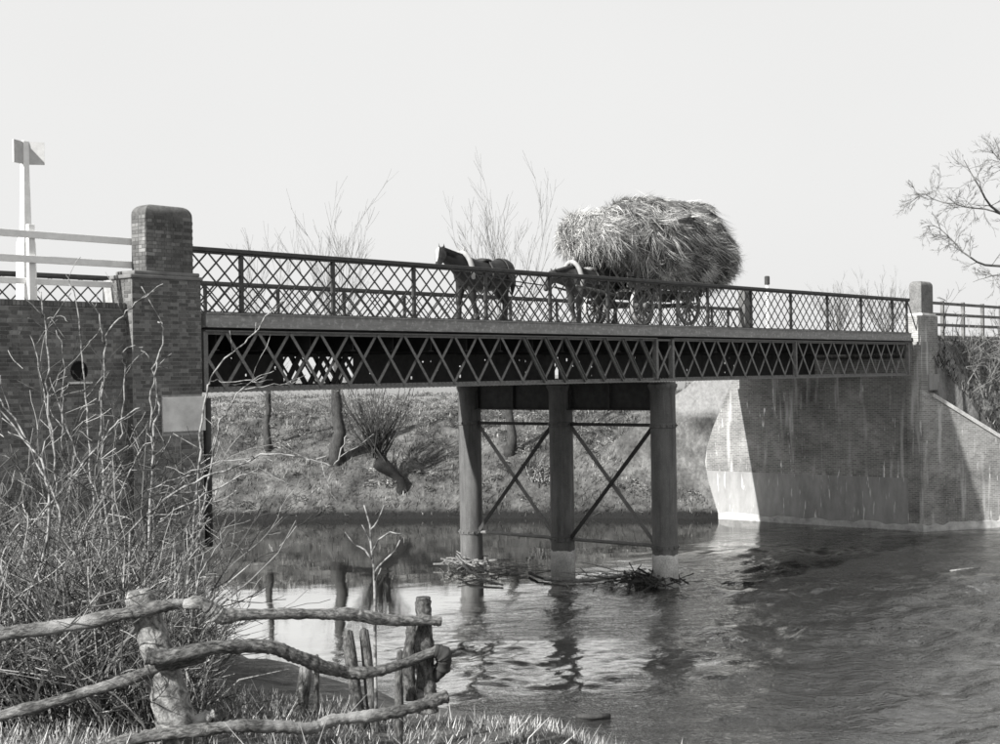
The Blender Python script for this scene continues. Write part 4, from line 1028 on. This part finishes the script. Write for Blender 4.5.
bush('bare thorn bush with forked pale branches in front of the brick pilaster',
     [S([(108,560,11.5),(104,470,11.5),(101,420,11.5),(104,370,11.5),(107,335,11.5),(122,315,11.5),(140,300,11.5),(163,284,11.5)], (.017,.007), tw=4),
      S([(104,345,11.5),(100,320,11.5),(92,303,11.5)], (.012,.006), root=False, tw=2),
      S([(120,440,11.6),(123,400,11.6),(125,370,11.6),(122,355,11.6),(135,345,11.6),(145,352,11.6),(150,360,11.6)], (.011,.005), root=False, tw=3),
      S([(150,540,11.4),(153,470,11.4),(155,430,11.4),(158,400,11.4),(154,370,11.4),(163,345,11.4),(163,325,11.4),(158,322,11.4)], (.019,.008), tw=5),
      S([(153,470,11.35),(152,430,11.35),(152,390,11.35),(157,362,11.35)], (.014,.008), root=False, tw=2),
      S([(40,520,11),(70,480,11),(100,445,11.1),(120,420,11.2),(140,408,11.2)], (.016,.008), tw=6, root=False),
      S([(100,540,11),(125,480,11),(140,452,11.2),(152,440,11.2)], (.013,.006), tw=6)], 50, (130, 570, 11.5, 36, 1.8), (.6, 2.0), 32)
bush('spreading bush whose long arching branch reaches out over the river',
     [S([(186,590,10.5),(195,520,10.5),(200,450,10.5),(206,400,10.5),(211,378,10.5),(226,358,10.5),(250,338,10.5),(266,318,10.5),(286,300,10.5)], (.016,.006), tw=4),
      S([(195,560,10.7),(205,500,10.7),(216,440,10.7),(224,415,10.7),(237,395,10.7),(258,377,10.7)], (.014,.006), tw=4),
      S([(209,380,10.5),(228,381,10.5),(258,377,10.5),(274,371,10.5)], (.007,.004), root=False, tw=2),
      S([(240,392,10.6),(262,387,10.6),(285,384,10.6),(300,380,10.6)], (.006,.003), root=False, tw=1),
      S([(130,530,10.4),(165,500,10.4),(205,478,10.4),(240,464,10.4),(268,454,10.4),(290,455,10.4),(315,461,10.4),(334,466,10.4),(342,450,10.4),(347,431,10.4)], (.015,.006), tw=8),
      S([(160,520,10.3),(190,502,10.3),(215,490,10.3),(240,476,10.3),(258,468,10.3)], (.011,.005), root=False, tw=5),
      S([(150,490,10.3),(175,478,10.3),(210,465,10.3),(250,459,10.3)], (.009,.004), root=False, tw=4),
      S([(170,590,10.2),(185,550,10.2),(200,520,10.2),(212,498,10.2),(226,540,10.2)][:4], (.012,.005), tw=6)], 34, (160, 600, 10.6, 22, 1.5), (.4, 1.2), 33)
bush('low pale-stemmed bush at the left edge of the picture above the fence poles',
     [S([(30,600,9.5),(50,520,9.5),(45,470,9.6),(20,430,9.7),(0,400,9.8),(-20,380,9.8)], (.016,.008), tw=6),
      S([(55,560,9.6),(58,510,9.6),(35,460,9.7),(10,420,9.8),(-15,395,9.8)], (.013,.007), tw=5),
      S([(18,640,9.2),(8,590,9.2),(3,560,9.2),(14,530,9.2),(40,520,9.2)], (.014,.008), tw=5),
      S([(60,640,9.3),(42,590,9.3),(38,545,9.3),(25,515,9.3)], (.012,.006), tw=5)], 70, (30, 640, 9.8, 45, 1.2), (.5, 1.7), 34)
bush('thicket of upright twigs right behind the leaning fence post',
     [S([(190,640,9.3),(196,600,9.3),(200,575,9.3),(216,548,9.3),(226,520,9.3)], (.009,.004), tw=3),
      S([(180,640,9.3),(188,600,9.3),(192,580,9.3)], (.008,.004), tw=2)], 34, (165, 690, 9.3, 24, .9), (.4, 1.0), 35)
# slender sapling behind the fence
sb = at(376, 700, 9.6); sb.z = hz(sb.x, sb.y)
T = empty('sapling', sb, 'slender pale sapling with curved side shoots behind the fence', 'sapling')
for st, r_ in (([(376,700,9.6),(375,640,9.6),(375,600,9.6),(374,570,9.6),(371,545,9.6),(370,525,9.6),(364,505,9.6)], (.013,.005)), ([(374,573,9.6),(383,562,9.6),(395,551,9.6),(400,540,9.6)], (.008,.004)), ([(372,552,9.6),(378,540,9.6),(390,532,9.6),(402,534,9.6)], (.007,.004)), ([(373,560,9.6),(365,550,9.6),(355,545,9.6),(345,532,9.6)], (.007,.003)), ([(370,530,9.6),(378,520,9.6),(384,505,9.6)], (.006,.003)), ([(371,545,9.6),(366,532,9.6),(362,525,9.6)], (.005,.003)), ([(375,583,9.6),(378,575,9.6),(381,568,9.6)], (.005,.003))):
    P = [at(*p) for p in st]
    if st[0][1] == 700: P[0] = sb-Vector((0,0,.1))
    Q = []
    for i in range(len(P)-1): Q += [P[i], P[i].lerp(P[i+1], .5)+Vector((rnd.gauss(0,.004),)*3)]
    Q.append(P[-1]); MB().tube(Q, [r_[0]+(r_[1]-r_[0])*i/(len(Q)-1) for i in range(len(Q))], 6).build('stem', STEM_P, T, smooth=True)

# undergrowth: dead stalks and brambles over the left bank, too many to count
rg = random.Random(17); npr = np.random.RandomState(6); mb = MB()
def near(n, xr, dr):
    px_ = npr.uniform(*xr, n); dd_ = npr.uniform(*dr, n)
    q = EYE + (_F[None,:]*FPX + _R[None,:]*(px_-500)[:,None])*(dd_/FPX)[:,None]
    return zip(px_, dd_, q[:,0], q[:,1], height(q[:,0], q[:,1]))
for x, d, X_, Y_, s_ in near(15000, (-60, 250), (8.6, 21)):
    if s_ < .3 or (x > 175+30*rg.random()) or Y_ > 23.4: continue
    q = Vector((X_, Y_, s_-.05)); a = rg.uniform(0,6.28)
    L = rg.uniform(.2, 1.05)*(1.2 if x < 150 else .85)
    k = rg.uniform(.2, 1.2); d1 = Vector((math.cos(a)*k, math.sin(a)*k, 1)).normalized(); d2 = (d1+Vector((rg.gauss(0,.7), rg.gauss(0,.7), -.4))).normalized()
    r_ = rg.uniform(.0025, .008)
    mb.tube([q, q+d1*L*.55, q+d1*L*.55+d2*L*.45], [r_, r_*.8, r_*.3], 3, cap=False)
o = mb.build('undergrowth', STEM, kind='stuff'); tag(o, 'tangle of dead stalks and brambles covering the left bank', 'undergrowth')
# grass along the bottom of the picture
mb = MB()
for x, d, X_, Y_, z_ in near(26000, (-40, 800), (5.4, 10.5)):
    if z_ < 2.5: continue
    q = Vector((X_, Y_, z_-.02)); a = rg.uniform(0,6.28); L = rg.uniform(.04, .13)*(1.6 if rg.random() < .08 else 1)
    if x < 200: L *= 1.4
    dd = Vector((math.cos(a)*.7, math.sin(a)*.7, 1)).normalized(); mb.blade(q, q+dd*L, rg.uniform(.004,.009), (-math.sin(a), math.cos(a), 0))
for x, d, X_, Y_, z_ in near(90, (230, 760), (7.0, 9.2)):              # taller dead stalks
    q = Vector((X_, Y_, z_-.02)); a = rg.uniform(0,6.28); L = rg.uniform(.15,.42)
    mb.tube([q, q+Vector((math.cos(a)*.2, math.sin(a)*.2, .9))*L*.6, q+Vector((math.cos(a)*.5, math.sin(a)*.5, .9))*L], [.004,.003,.001], 3, cap=False)
o = mb.build('foreground_grass', GRASS, kind='stuff'); tag(o, 'short dead grass on the near bank along the bottom edge', 'grass')
